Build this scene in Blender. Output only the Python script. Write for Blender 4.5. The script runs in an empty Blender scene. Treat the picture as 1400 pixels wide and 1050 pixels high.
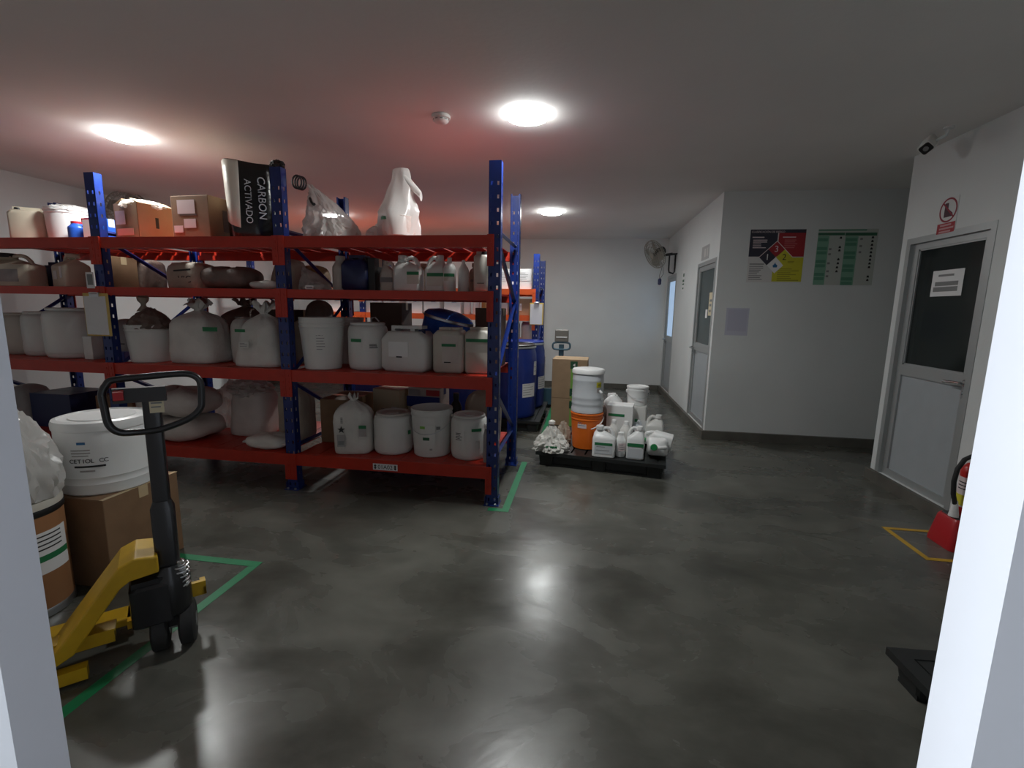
import bpy, bmesh, math, random
from math import sin, cos, pi, radians as R
from mathutils import Vector as V, Matrix as M4, noise
S = bpy.context.scene
COL = S.collection

# ------------------------------------------------------------------ camera
def setup_camera():
    yaw, pitch, roll, f = R(8.606), R(9.05), R(1.016), 647.1
    fw = V((-sin(yaw) * cos(pitch), cos(yaw) * cos(pitch), -sin(pitch)))
    rt = V((cos(yaw), sin(yaw), 0)); up = rt.cross(fw)
    r = cos(roll) * rt + sin(roll) * up
    u = -sin(roll) * rt + cos(roll) * up
    cd = bpy.data.cameras.new('camera'); co = bpy.data.objects.new('camera', cd)
    cd.sensor_width = 36; cd.lens = f * 36 / 1400; cd.clip_start = .02
    m = M4((r, u, -fw)).transposed().to_4x4(); m.translation = V((0, 0, 1.4))
    co.matrix_world = m; COL.objects.link(co); S.camera = co
setup_camera()

# ------------------------------------------------------------------ light
LAMP_STRENGTH = 172.0
w = bpy.data.worlds.new('world'); S.world = w; w.use_nodes = True
bg = w.node_tree.nodes['Background']
bg.inputs[0].default_value = (.80, .90, 1.0, 1); bg.inputs[1].default_value = .05
wl = bpy.data.lights.new('added_jamb_light', 'AREA'); wl.shape = 'RECTANGLE'; wl.size = .5; wl.size_y = 1.0; wl.energy = 98; wl.color = (.86, .94, 1.0)  # added area light, unseen at the left, brightens the right jamb
wo = bpy.data.objects.new('added_jamb_light', wl); COL.objects.link(wo); wo.location = (-2.36, -.15, 1.55); wo.rotation_euler = (0, R(-90), 0)
S.view_settings.view_transform = 'Standard'; S.view_settings.look = 'None'
S.view_settings.gamma = 1; S.view_settings.use_curve_mapping = False
S.view_settings.exposure = 0.0
S.cycles.max_bounces = 8; S.cycles.diffuse_bounces = 5; S.cycles.transparent_max_bounces = 8
S.cycles.use_denoising = True
S.cycles.sample_clamp_indirect = 6

# ------------------------------------------------------------------ materials
MATS = {}
def mat(name, col, rough=.5, metal=0, var=.0, scale=8, bump=0, bscale=60, spec=.5, emit=0, trans=0, alpha=1, coat=0):
    if name in MATS: return MATS[name]
    m = bpy.data.materials.new(name); m.use_nodes = True
    nt = m.node_tree; b = nt.nodes['Principled BSDF']
    b.inputs['Base Color'].default_value = (*col, 1); b.inputs['Roughness'].default_value = rough
    b.inputs['Metallic'].default_value = metal; b.inputs['Specular IOR Level'].default_value = spec
    if emit:
        b.inputs['Emission Color'].default_value = (*col, 1); b.inputs['Emission Strength'].default_value = emit
    if trans: b.inputs['Transmission Weight'].default_value = trans
    if alpha < 1: b.inputs['Alpha'].default_value = alpha
    if coat: b.inputs['Coat Weight'].default_value = coat
    tc = nt.nodes.new('ShaderNodeTexCoord')
    if var:
        n = nt.nodes.new('ShaderNodeTexNoise'); n.inputs['Scale'].default_value = scale; n.inputs['Detail'].default_value = 5
        nt.links.new(tc.outputs['Object'], n.inputs['Vector'])
        mr = nt.nodes.new('ShaderNodeMapRange'); mr.inputs[1].default_value = .3; mr.inputs[2].default_value = .7
        mr.inputs[3].default_value = 1 - var; mr.inputs[4].default_value = 1 + var
        nt.links.new(n.outputs['Fac'], mr.inputs[0])
        mx = nt.nodes.new('ShaderNodeVectorMath'); mx.operation = 'SCALE'; mx.inputs[0].default_value = col
        nt.links.new(mr.outputs[0], mx.inputs['Scale']); nt.links.new(mx.outputs[0], b.inputs['Base Color'])
    if bump:
        n2 = nt.nodes.new('ShaderNodeTexNoise'); n2.inputs['Scale'].default_value = bscale; n2.inputs['Detail'].default_value = 4
        nt.links.new(tc.outputs['Object'], n2.inputs['Vector'])
        bp = nt.nodes.new('ShaderNodeBump'); bp.inputs['Strength'].default_value = bump; bp.inputs['Distance'].default_value = .02
        nt.links.new(n2.outputs['Fac'], bp.inputs['Height']); nt.links.new(bp.outputs[0], b.inputs['Normal'])
    MATS[name] = m
    return m

WALL = mat('wall_paint', (.67, .695, .69), .6, var=.04, scale=1.5, bump=.05, bscale=40)
CEIL = mat('ceiling_paint', (.82, .81, .785), .8, var=.03, scale=1.2, bump=.05, bscale=30)
OUTW = mat('outer_paint', (.72, .72, .76), .6, var=.03, scale=3)
PLINTH = mat('concrete_plinth', (.105, .10, .085), .6, var=.2, scale=6, bump=.1)
BLUE = mat('blue_post_paint', (.006, .024, .165), .35, var=.12, scale=20, coat=.2)
RED = mat('red_beam_paint', (.47, .026, .010), .42, var=.08, scale=12)
ORANGE_B = mat('orange_beam_paint', (.75, .11, .02), .45)
STEEL = mat('zinc_steel', (.6, .62, .64), .35, metal=1)
CHROME = mat('chrome', (.8, .8, .8), .12, metal=1)
ALU = mat('grey_aluminium', (.42, .44, .44), .4, metal=.5)
ALUP = mat('grey_door_panel', (.36, .39, .41), .45, var=.03)
WHITE = mat('white_plastic', (.72, .72, .69), .38, var=.05, scale=5)
WHITE2 = mat('bright_white_plastic', (.82, .83, .82), .35, var=.03, scale=6)
NAT = mat('natural_plastic', (.60, .57, .50), .42, var=.06, scale=5)
CREAM = mat('cream_plastic', (.62, .56, .44), .4, var=.05)
GREYP = mat('grey_white_plastic', (.62, .65, .68), .4, var=.04)
SACK = mat('white_sack', (.66, .645, .60), .6, var=.10, scale=7, bump=.45, bscale=14)
SACKT = mat('tan_sack', (.40, .34, .27), .6, var=.15, scale=6, bump=.3, bscale=25)
SACKP = mat('pinkish_sack', (.58, .53, .49), .6, var=.12, scale=5, bump=.3, bscale=25)
SACKB = mat('brown_sack', (.17, .12, .10), .55, var=.2, scale=6, bump=.3, bscale=25)
SACKG = mat('grey_sack', (.36, .34, .33), .6, var=.12, scale=6, bump=.3, bscale=25)
GOLD = mat('tan_printed_sack', (.42, .32, .15), .5, var=.35, scale=18, bump=.2, bscale=30)
KRAFT = mat('kraft_board', (.41, .285, .17), .75, var=.07, scale=9)
KRAFTD = mat('dark_kraft_board', (.24, .14, .075), .75, var=.10, scale=9)
KRAFTI = mat('inner_kraft_board', (.33, .21, .12), .8)
CREAMB = mat('cream_board', (.66, .58, .40), .7)
DKBOX = mat('dark_brown_board', (.10, .06, .045), .7, var=.1)
TAPEC = mat('clear_packing_tape', (.60, .46, .28), .2)
BLUEP = mat('blue_plastic', (.012, .035, .24), .35, var=.06)
BLUEB = mat('bright_blue_plastic', (.02, .10, .50), .35)
NAVY = mat('navy_plastic', (.012, .02, .085), .4)
BLACK = mat('black_plastic', (.012, .012, .013), .45)
BLACKM = mat('black_painted_steel', (.012, .012, .014), .3, coat=.3)
RUBBER = mat('black_rubber', (.02, .02, .02), .7)
YELLOW = mat('yellow_paint', (.60, .36, .012), .42, var=.12, scale=10)
ORANGE = mat('orange_plastic', (.78, .16, .012), .38)
REDP = mat('red_plastic', (.45, .012, .018), .35)
REDL = mat('red_lid', (.5, .03, .05), .4)
TAPEG = mat('green_floor_tape', (.008, .20, .075), .45, var=.1, scale=15)
TAPEY = mat('yellow_floor_tape', (.55, .33, .03), .5, var=.12, scale=15)
PAPER = mat('white_paper', (.76, .76, .76), .7)
PAPERP = mat('pink_paper', (.70, .60, .60), .7)
PAPERB = mat('bluish_paper', (.52, .53, .62), .3)
GREENL = mat('green_label_print', (.02, .19, .07), .5)
GREENC = mat('green_cap_plastic', (.012, .22, .06), .4)
GREENT = mat('light_green_tape', (.22, .48, .09), .4)
GREEND = mat('dark_green_print', (.02, .10, .045), .5)
INK = mat('black_ink', (.02, .02, .022), .6)
INKG = mat('grey_ink', (.22, .22, .22), .6)
INKB = mat('blue_ink', (.02, .13, .30), .5)
WOODF = mat('fibre_drum_board', (.36, .17, .075), .55, var=.06)
GOLDP = mat('yellow_board', (.62, .45, .12), .5)
FANG = mat('grey_fan_wire', (.30, .29, .25), .4, metal=.3)
DPALLET = mat('black_pallet_plastic', (.016, .018, .018), .5)
LTBL = mat('dark_teal_steel', (.05, .11, .15), .4)
DIAL = mat('brown_grey_casing', (.17, .16, .14), .5)

def film_mat(name, col, tr, rough=.18):
    m = bpy.data.materials.new(name); m.use_nodes = True; nt = m.node_tree
    b = nt.nodes['Principled BSDF']; b.inputs['Base Color'].default_value = (*col, 1); b.inputs['Roughness'].default_value = rough
    out = nt.nodes['Material Output']
    tl = nt.nodes.new('ShaderNodeBsdfTranslucent'); tl.inputs[0].default_value = (*col, 1)
    tp = nt.nodes.new('ShaderNodeBsdfTransparent')
    a = nt.nodes.new('ShaderNodeMixShader'); a.inputs[0].default_value = .45
    c = nt.nodes.new('ShaderNodeMixShader'); c.inputs[0].default_value = tr
    nt.links.new(b.outputs[0], a.inputs[1]); nt.links.new(tl.outputs[0], a.inputs[2])
    nt.links.new(a.outputs[0], c.inputs[1]); nt.links.new(tp.outputs[0], c.inputs[2])
    nt.links.new(c.outputs[0], out.inputs[0])
    return m
FILM = film_mat('clear_film', (.72, .70, .68), .25)
FILMW = film_mat('white_film', (.80, .79, .77), .08, .25)

def glass_mat(name, col, tr):
    # thin pane: partly see-through, glossy
    m = bpy.data.materials.new(name); m.use_nodes = True; nt = m.node_tree
    out = nt.nodes['Material Output']; b = nt.nodes['Principled BSDF']
    b.inputs['Base Color'].default_value = (*col, 1); b.inputs['Roughness'].default_value = .08
    tp = nt.nodes.new('ShaderNodeBsdfTransparent'); tp.inputs[0].default_value = (.8, .86, .85, 1)
    c = nt.nodes.new('ShaderNodeMixShader'); c.inputs[0].default_value = tr
    nt.links.new(b.outputs[0], c.inputs[1]); nt.links.new(tp.outputs[0], c.inputs[2]); nt.links.new(c.outputs[0], out.inputs[0])
    return m
GLASSD = glass_mat('dark_door_glass', (.028, .035, .035), .5)
GLASSG = glass_mat('grey_door_glass', (.10, .13, .13), .45)

def floor_material():
    m = bpy.data.materials.new('polished_concrete'); m.use_nodes = True; nt = m.node_tree; L = nt.links
    b = nt.nodes['Principled BSDF']; tc = nt.nodes.new('ShaderNodeTexCoord')
    def nz(scale, detail, dist=0, rough=.55, off=0):
        mp = nt.nodes.new('ShaderNodeMapping'); mp.inputs['Location'].default_value = (off, off * .7, off * .3); mp.inputs['Scale'].default_value = (1, 1.5, 1)
        L.new(tc.outputs['Object'], mp.inputs['Vector'])
        n = nt.nodes.new('ShaderNodeTexNoise'); n.inputs['Scale'].default_value = scale; n.inputs['Detail'].default_value = detail
        n.inputs['Distortion'].default_value = dist; n.inputs['Roughness'].default_value = rough
        L.new(mp.outputs[0], n.inputs['Vector']); return n.outputs['Fac']
    def math_(op, x, y):
        n = nt.nodes.new('ShaderNodeMath'); n.operation = op
        for i, v in enumerate((x, y)):
            if isinstance(v, (int, float)): n.inputs[i].default_value = v
            else: L.new(v, n.inputs[i])
        return n.outputs[0]
    big, mid, fine = nz(.7, 3, .3, .5, 3.1), nz(1.9, 5, .5, .55, 1.7), nz(6, 6, .4, .58, 5.3)
    f = math_('ADD', math_('ADD', math_('MULTIPLY', big, .40), math_('MULTIPLY', mid, .42)), math_('MULTIPLY', fine, .18))
    r = nt.nodes.new('ShaderNodeValToRGB'); L.new(f, r.inputs[0]); r.color_ramp.interpolation = 'B_SPLINE'
    r.color_ramp.elements[0].position = .30; r.color_ramp.elements[0].color = (.032, .032, .026, 1)
    r.color_ramp.elements[1].position = .70; r.color_ramp.elements[1].color = (.185, .184, .158, 1)
    e_ = r.color_ramp.elements.new(.5); e_.color = (.086, .086, .073, 1)
    L.new(r.outputs[0], b.inputs['Base Color'])
    mr = nt.nodes.new('ShaderNodeMapRange'); mr.inputs[1].default_value = .3; mr.inputs[2].default_value = .7
    mr.inputs[3].default_value = .20; mr.inputs[4].default_value = .34; mr.interpolation_type = 'SMOOTHSTEP'
    L.new(mid, mr.inputs[0]); L.new(mr.outputs[0], b.inputs['Roughness'])
    bp = nt.nodes.new('ShaderNodeBump'); bp.inputs['Strength'].default_value = .22; bp.inputs['Distance'].default_value = .012
    L.new(math_('ADD', math_('MULTIPLY', mid, .8), math_('MULTIPLY', fine, .2)), bp.inputs['Height']); L.new(bp.outputs[0], b.inputs['Normal'])
    b.inputs['Specular IOR Level'].default_value = .45
    return m
FLOOR = floor_material()

# ------------------------------------------------------------------ mesh builder
class MB:
    def __init__(s): s.v = []; s.f = []; s.m = M4.Identity(4)
    def at(s, x=0, y=0, z=0, rz=0, rx=0, ry=0):
        s.m = M4.Translation((x, y, z)) @ M4.Rotation(rz, 4, 'Z') @ M4.Rotation(ry, 4, 'Y') @ M4.Rotation(rx, 4, 'X'); return s
    def add(s, vs, fs):
        o = len(s.v); s.v += [tuple(s.m @ V(p)) for p in vs]; s.f += [tuple(i + o for i in f) for f in fs]; return s
    def box(s, x0, x1, y0, y1, z0, z1):
        return s.add([(x0, y0, z0), (x1, y0, z0), (x1, y1, z0), (x0, y1, z0), (x0, y0, z1), (x1, y0, z1), (x1, y1, z1), (x0, y1, z1)],
                     [(0, 3, 2, 1), (4, 5, 6, 7), (0, 1, 5, 4), (1, 2, 6, 5), (2, 3, 7, 6), (3, 0, 4, 7)])
    def rings(s, rings, cap0=True, cap1=True):
        n = len(rings[0]); vs = [p for r in rings for p in r]; fs = []
        for i in range(len(rings) - 1):
            for j in range(n):
                k = (j + 1) % n
                fs.append((i * n + j, i * n + k, (i + 1) * n + k, (i + 1) * n + j))
        if cap0: fs.append(tuple(range(n - 1, -1, -1)))
        if cap1: fs.append(tuple(range((len(rings) - 1) * n, len(rings) * n)))
        return s.add(vs, fs)
    def lathe(s, prof, seg=32, cap0=True, cap1=True):
        return s.rings([[(r * cos(2 * pi * j / seg), r * sin(2 * pi * j / seg), z) for j in range(seg)] for r, z in prof], cap0, cap1)
    def rbox(s, w, d, zs, r=.02, n=4, cx=0, cy=0):
        # zs: list of (z, inset) or (z, inset, dx): stacked rounded rectangles
        out = []
        for t in zs:
            z, ins = t[0], t[1]; dx = t[2] if len(t) > 2 else 0
            a, b = w / 2 - ins, d / 2 - ins; rr = max(.002, min(r, a - .001, b - .001))
            ring = []
            for q, (sx, sy) in enumerate(((1, 1), (-1, 1), (-1, -1), (1, -1))):
                for k in range(n + 1):
                    an = q * pi / 2 + k * pi / 2 / n
                    ring.append((cx + dx + sx * (a - rr) + rr * cos(an), cy + sy * (b - rr) + rr * sin(an), z))
            out.append(ring)
        return s.rings(out)
    def tube(s, pts, r=.01, seg=8, closed=False):
        pts = [V(p) for p in pts]; n = len(pts); rs = []; up = V((0, 0, 1)); prev = None
        for i in range(n):
            a = pts[(i - 1) % n] if closed or i else pts[0]; b = pts[(i + 1) % n] if closed or i < n - 1 else pts[-1]
            t = (b - a).normalized()
            if prev is None:
                q = up if abs(t.z) < .9 else V((1, 0, 0)); u = t.cross(q).normalized()
            else: u = (prev - t * prev.dot(t)).normalized()
            prev = u; v = t.cross(u)
            rs.append([tuple(pts[i] + r * (cos(2 * pi * k / seg) * u + sin(2 * pi * k / seg) * v)) for k in range(seg)])
        if closed:
            m = len(rs); vs = [p for r_ in rs for p in r_]; fs = []
            for i in range(m):
                for j in range(seg):
                    k = (j + 1) % seg; i2 = (i + 1) % m
                    fs.append((i * seg + j, i * seg + k, i2 * seg + k, i2 * seg + j))
            return s.add(vs, fs)
        return s.rings(rs)
    def prism(s, poly, y0, y1):
        # poly in xz, extruded along y
        n = len(poly); vs = [(x, y0, z) for x, z in poly] + [(x, y1, z) for x, z in poly]
        fs = [tuple(range(n)), tuple(range(2 * n - 1, n - 1, -1))] + [(i, i + n, (i + 1) % n + n, (i + 1) % n) for i in range(n)]
        return s.add(vs, fs)
    def patch(s, rad, z0, z1, ang, wid, n=8, taper=0):
        # thin sheet hugging a cylinder; ang in degrees (-90 faces the door), wid along the arc in metres
        da = wid / rad; a0 = R(ang) - da / 2
        vs = []; fs = []
        for i in range(n + 1):
            a = a0 + da * i / n
            for rr, z in ((rad, z0), (rad + taper, z1)): vs.append((rr * cos(a), rr * sin(a), z))
            for rr, z in ((rad - .002, z0), (rad + taper - .002, z1)): vs.append((rr * cos(a), rr * sin(a), z))
        for i in range(n):
            o = i * 4; q = o + 4
            fs += [(o, q, q + 1, o + 1), (o + 2, o + 3, q + 3, q + 2), (o + 1, q + 1, q + 3, o + 3), (o, o + 2, q + 2, q)]
        fs += [(0, 1, 3, 2), (n * 4, n * 4 + 2, n * 4 + 3, n * 4 + 1)]
        return s.add(vs, fs)
    def mesh(s, name, m, smooth=True, ang=38):
        me = bpy.data.meshes.new(name); me.from_pydata(s.v, [], s.f)
        bm = bmesh.new(); bm.from_mesh(me); bmesh.ops.recalc_face_normals(bm, faces=bm.faces); bm.to_mesh(me); bm.free()
        me.materials.append(m)
        if smooth:
            me.polygons.foreach_set('use_smooth', [True] * len(me.polygons)); me.set_sharp_from_angle(angle=R(ang))
        return me
    def build(s, name, m, parent=None, smooth=True, ang=38):
        o = bpy.data.objects.new(name, s.mesh(name, m, smooth, ang)); COL.objects.link(o)
        if parent: o.parent = parent
        return o

def tag(o, label=None, cat=None, group=None, kind=None):
    if label: o['label'] = label
    if cat: o['category'] = cat
    if group: o['group'] = group
    if kind: o['kind'] = kind
    return o
def thing(name, label, cat, loc=(0, 0, 0), rz=0, group=None):
    o = bpy.data.objects.new(name, None); COL.objects.link(o); o.location = loc; o.rotation_euler = (0, 0, rz)
    o.empty_display_size = .1
    return tag(o, label, cat, group)
def struct(name, mb, m, parent=None, smooth=False):
    o = mb.build(name, m, parent, smooth)
    if not parent: o['kind'] = 'structure'
    return o
def inst(name, me, parent, loc=(0, 0, 0), rz=0):
    o = bpy.data.objects.new(name, me); COL.objects.link(o); o.parent = parent; o.location = loc; o.rotation_euler = (0, 0, rz); return o
def text(name, body, size, m, parent, loc, rot, extrude=.0006, ax='CENTER', sx=1.0):
    c = bpy.data.curves.new(name, 'FONT'); c.body = body; c.size = size; c.extrude = extrude
    c.align_x = ax; c.align_y = 'CENTER'
    t = bpy.data.objects.new('tmp', c); me = bpy.data.meshes.new_from_object(t); bpy.data.objects.remove(t)
    me.materials.clear(); me.materials.append(m)
    o = bpy.data.objects.new(name, me); COL.objects.link(o)
    if parent: o.parent = parent
    o.location = loc; o.rotation_euler = rot; o.scale = (sx, 1, 1)
    return o

# ------------------------------------------------------------------ setting
H = 2.633
XR, XC, YP, YB, XL = 2.5, 1.365, 5.417, 8.712, -5.6   # right wall, corridor wall, poster wall, back wall, left wall
YD0, YD1 = .37, .42                                   # partition with the doorway the picture looks through
JL, JR = -.612, .312                                  # doorway jambs
CORN = 4.38                                           # end of the right wall
struct('floor', MB().box(XL - .1, 4.2, -3.2, YB + .1, -.1, 0), FLOOR)
struct('ceiling', MB().box(XL - .1, 4.2, YD0, YB + .1, H, H + .1), CEIL)
struct('wall_left', MB().box(XL - .1, XL, YD0, YB, 0, H), WALL)
struct('wall_back', MB().box(XL - .1, XC + .15, YB, YB + .1, 0, H), WALL)
wf = MB(); wf.box(XL - .1, JL, YD0, YD1, 0, H); wf.box(JR, XR + .2, YD0, YD1, 0, H); wf.box(JL, JR, YD0, YD1, 2.15, H)
struct('wall_front', wf, OUTW)
wo_ = MB(); wo_.box(-2.55, -2.42, -3.2, -.45, 0, 2.6); wo_.box(-2.55, -2.42, .15, YD0, 0, 2.6); wo_.box(-2.55, -2.42, -.45, .15, 0, 1.0); wo_.box(-2.55, -2.42, -.45, .15, 2.1, 2.6)
struct('wall_added_left', wo_, OUTW)  # unseen wall added to hold the opening of the area light
wfm = MB(); wfm.box(-2.43, -2.40, -.45, -.41, 1.0, 2.1); wfm.box(-2.43, -2.40, .11, .15, 1.0, 2.1); wfm.box(-2.43, -2.40, -.41, .11, 1.0, 1.04); wfm.box(-2.43, -2.40, -.41, .11, 2.06, 2.1)
struct('added_light_frame', wfm, ALU)  # frame made up around the added area light, out of view
struct('wall_light_block', MB().box(1.0, 1.1, -3.2, YD0, 0, 2.6), OUTW)  # unseen wall added to block sky light and bounce light onto the left jamb
# corridor wall with two door openings (far 7.78-8.56, near 5.50-6.36)
CD = [(5.49, 6.36), (7.78, 8.58)]; DZ0, DZ1 = .09, 1.985
wc = MB()
for a, b in ((YP, CD[0][0]), (CD[0][1], CD[1][0]), (CD[1][1], YB)): wc.box(XC, XC + .12, a, b, 0, H)
for a, b in CD: wc.box(XC, XC + .12, a, b, DZ1, H); wc.box(XC, XC + .12, a, b, 0, DZ0)
struct('wall_corridor', wc, WALL)
struct('wall_poster', MB().box(XC + .12, 4.2, YP, YP + .12, 0, H), WALL)
# right wall with door opening
RD = (3.47, 4.315)
wr = MB()
wr.box(XR, XR + .15, YD1, RD[0], 0, H); wr.box(XR, XR + .15, RD[1], CORN, 0, H)
wr.box(XR, XR + .15, RD[0], RD[1], 1.995, H); wr.box(XR, XR + .15, RD[0], RD[1], 0, .09)
struct('wall_right', wr, WALL)
struct('wall_side', MB().box(XR + .15, 4.2, CORN - .12, CORN, 0, H), WALL)
struct('wall_end', MB().box(4.1, 4.2, CORN, YP, 0, H), WALL)
# rooms behind the doors (dark store room, side room, far office) closed off by plain walls
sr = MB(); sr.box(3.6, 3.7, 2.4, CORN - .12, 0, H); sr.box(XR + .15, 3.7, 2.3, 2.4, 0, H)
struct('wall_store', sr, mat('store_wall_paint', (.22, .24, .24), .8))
br = MB(); br.box(2.6, 2.7, YP + .12, YB + .1, 0, H); br.box(XC + .12, 2.7, 7.0, 7.1, 0, H); br.box(XC + .12, 2.7, YB, YB + .1, 0, H)
struct('wall_rooms', br, WALL)
# concrete plinths
def plinth(n, mb): return struct(n, mb, PLINTH)
plinth('baseboard_back', MB().box(XL, XC, YB - .035, YB, 0, .085))
pc = MB(); pc.box(XC - .035, XC, YP, YB, 0, .085)
plinth('baseboard_corridor', pc)
plinth('baseboard_poster', MB().box(XC - .035, 4.1, YP - .035, YP, 0, .095))
plinth('baseboard_right', MB().box(XR - .035, XR, YD1, CORN + .02, 0, .09))
plinth('baseboard_left', MB().box(XL, XL + .035, YD1, YB, 0, .085))

def door(name, label_unused, X, y0, y1, z0, z1, depth, hinge_far, pane_mat, mid, note=None, panel_mat=ALUP):
    # leaf faces -X; y0 is nearest to the doorway
    t = bpy.data.objects.new(name, None); COL.objects.link(t); t['kind'] = 'structure'; t.location = (X, 0, 0)
    f = MB(); fw = .045
    for (a, b, c, d) in ((y0, y0 + fw, z0, z1), (y1 - fw, y1, z0, z1), (y0 + fw, y1 - fw, z1 - fw, z1)):
        f.box(-.004, depth + .05, a, b, c, d)
    f.build('door_frame', ALU, t, False)
    a, b, c, d = y0 + fw, y1 - fw, z0 + .005, z1 - fw; st = .06; x0, x1 = depth - .02, depth + .02
    lf = MB()
    for (p, q, r_, s_) in ((a, a + st, c, d), (b - st, b, c, d), (a + st, b - st, d - .045, d), (a + st, b - st, c, c + .05), (a + st, b - st, mid, mid + .085)):
        lf.box(x0, x1, p, q, r_, s_)
    lf.build('door_leaf', ALU, t, False)
    MB().box(depth - .006, depth + .006, a + st, b - st, c + .05, mid).build('lower_panel', panel_mat, t, False)
    MB().box(depth - .004, depth + .004, a + st, b - st, mid + .085, d - .045).build('glass_pane', pane_mat, t, False)
    bead = MB(); zz0, zz1 = mid + .085, d - .045
    for (p, q, r_, s_) in ((a + st, a + st + .012, zz0, zz1), (b - st - .012, b - st, zz0, zz1), (a + st, b - st, zz0, zz0 + .012), (a + st, b - st, zz1 - .012, zz1)):
        bead.box(depth - .014, depth - .002, p, q, r_, s_)
    bead.build('glazing_bead', ALU, t, False)
    hy = a + .03 if hinge_far else b - .03; sg = 1 if hinge_far else -1
    h = MB(); h.at(x0 - .004, hy, mid + .03, ry=pi / 2).lathe([(.026, -.004), (.026, .004)], 16)
    h.at(0, 0, 0).tube([(x0, hy, mid + .03), (x0 - .05, hy, mid + .03), (x0 - .055, hy + sg * .03, mid + .03), (x0 - .055, hy + sg * .12, mid + .025)], .010, 8)
    h.build('door_handle', CHROME, t)
    k = MB(); k.box(x0 - .006, x0, hy - .018, hy + .018, mid - .07, mid + .01); k.at(x0 - .012, hy, mid - .04, ry=pi / 2).lathe([(.008, -.008), (.008, .008)], 10)
    k.build('lock_plate', STEEL, t)
    return t
d1 = door('door_1', '', XR, RD[0], RD[1], .09, 1.995, .045, True, GLASSD, .93)
d2 = door('door_2', '', XC, CD[0][0], CD[0][1], DZ0, DZ1, .03, False, GLASSG, .93)
GLASSL = mat('daylight_glow_glass', (.42, .60, .85), .2, emit=.55)  # pane glows by itself, in place of daylight from the room behind
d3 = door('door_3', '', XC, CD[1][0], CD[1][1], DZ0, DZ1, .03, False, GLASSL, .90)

# ------------------------------------------------------------------ ceiling lamps and detector
EMIT = mat('lamp_diffuser', (.97, 1.0, .985), .5, emit=LAMP_STRENGTH)
def lamp(x, y, label):
    t = thing('ceiling_light', label, 'ceiling light', (x, y, H - .05), 0, 'round ceiling lights')
    MB().lathe([(.112, .05), (.112, .0292), (.130, .029)], 40).build('housing', WHITE2, t)
    MB().lathe([(.132, .0288), (.1315, .0268), (.118, .0205), (.06, .0155), (.001, .014)], 40, cap0=False).build('diffuser', EMIT, t)
    return t
lamp(-3.47, 3.31, 'round white ceiling light above the left end of the red rack')
lamp(-.42, 3.243, 'large round ceiling light nearest the right end post of the front rack')
lamp(-.485, 6.305, 'smaller looking round ceiling light far back beside the end of the second rack')
lamp(-3.47, 6.30, 'round ceiling light glinting behind the clear bags on the top shelf')
t = thing('smoke_detector', 'small white smoke detector on the ceiling over the front rack', 'smoke detector', (-.985, 3.206, H - .05))
MB().lathe([(.058, .05), (.062, .046), (.062, .030), (.055, .026)], 28).build('base', WHITE, t)
MB().lathe([(.050, .027), (.050, .016), (.040, .006), (.020, .002), (.001, .001)], 28).build('sensor_cover', WHITE, t)
sl = MB()
for k in range(10):
    sl.at(0, 0, 0, rz=k * pi / 5).box(.049, .0515, -.009, .009, .017, .023)
sl.build('vent_slots', INKG, t)

# ------------------------------------------------------------------ pallet racks
def channel(wd, dp, h, pitch=.083, hx=.021, hw=.013, hh=.025, side=True):
    """perforated C post: front face at y=0 (open towards +y), real holes punched in sheet"""
    mb = MB(); n = int((h - .03) / pitch)
    def strip(p0, du, width, cols):
        # p0 origin, du unit vector across; cols = list of (u0,u1) hole columns
        us = [0] + [u for c in cols for u in c] + [width]
        zs = [0]
        for k in range(n): zs += [.03 + k * pitch, .03 + k * pitch + hh]
        zs.append(h); vs = []; fs = []
        for z in zs:
            for u in us: vs.append((p0[0] + du[0] * u, p0[1] + du[1] * u, z))
        m = len(us)
        for i in range(len(zs) - 1):
            for j in range(m - 1):
                if i % 2 == 1 and j % 2 == 1: continue
                fs.append((i * m + j, i * m + j + 1, (i + 1) * m + j + 1, (i + 1) * m + j))
        mb.add(vs, fs)
    w2 = wd / 2
    strip((-w2, 0), (1, 0), wd, [(w2 - hx - hw / 2, w2 - hx + hw / 2), (w2 + hx - hw / 2, w2 + hx + hw / 2)])
    for sx in (-1, 1):
        strip((sx * w2, 0), (0, 1), dp, [(dp * .42, dp * .42 + hw)] if side else [])
        strip((sx * w2, dp), (-sx, 0), .015, [])
    return mb
def solid(o, th=.0022):
    md = o.modifiers.new('sheet', 'SOLIDIFY'); md.thickness = th; md.offset = -1; return o

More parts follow.
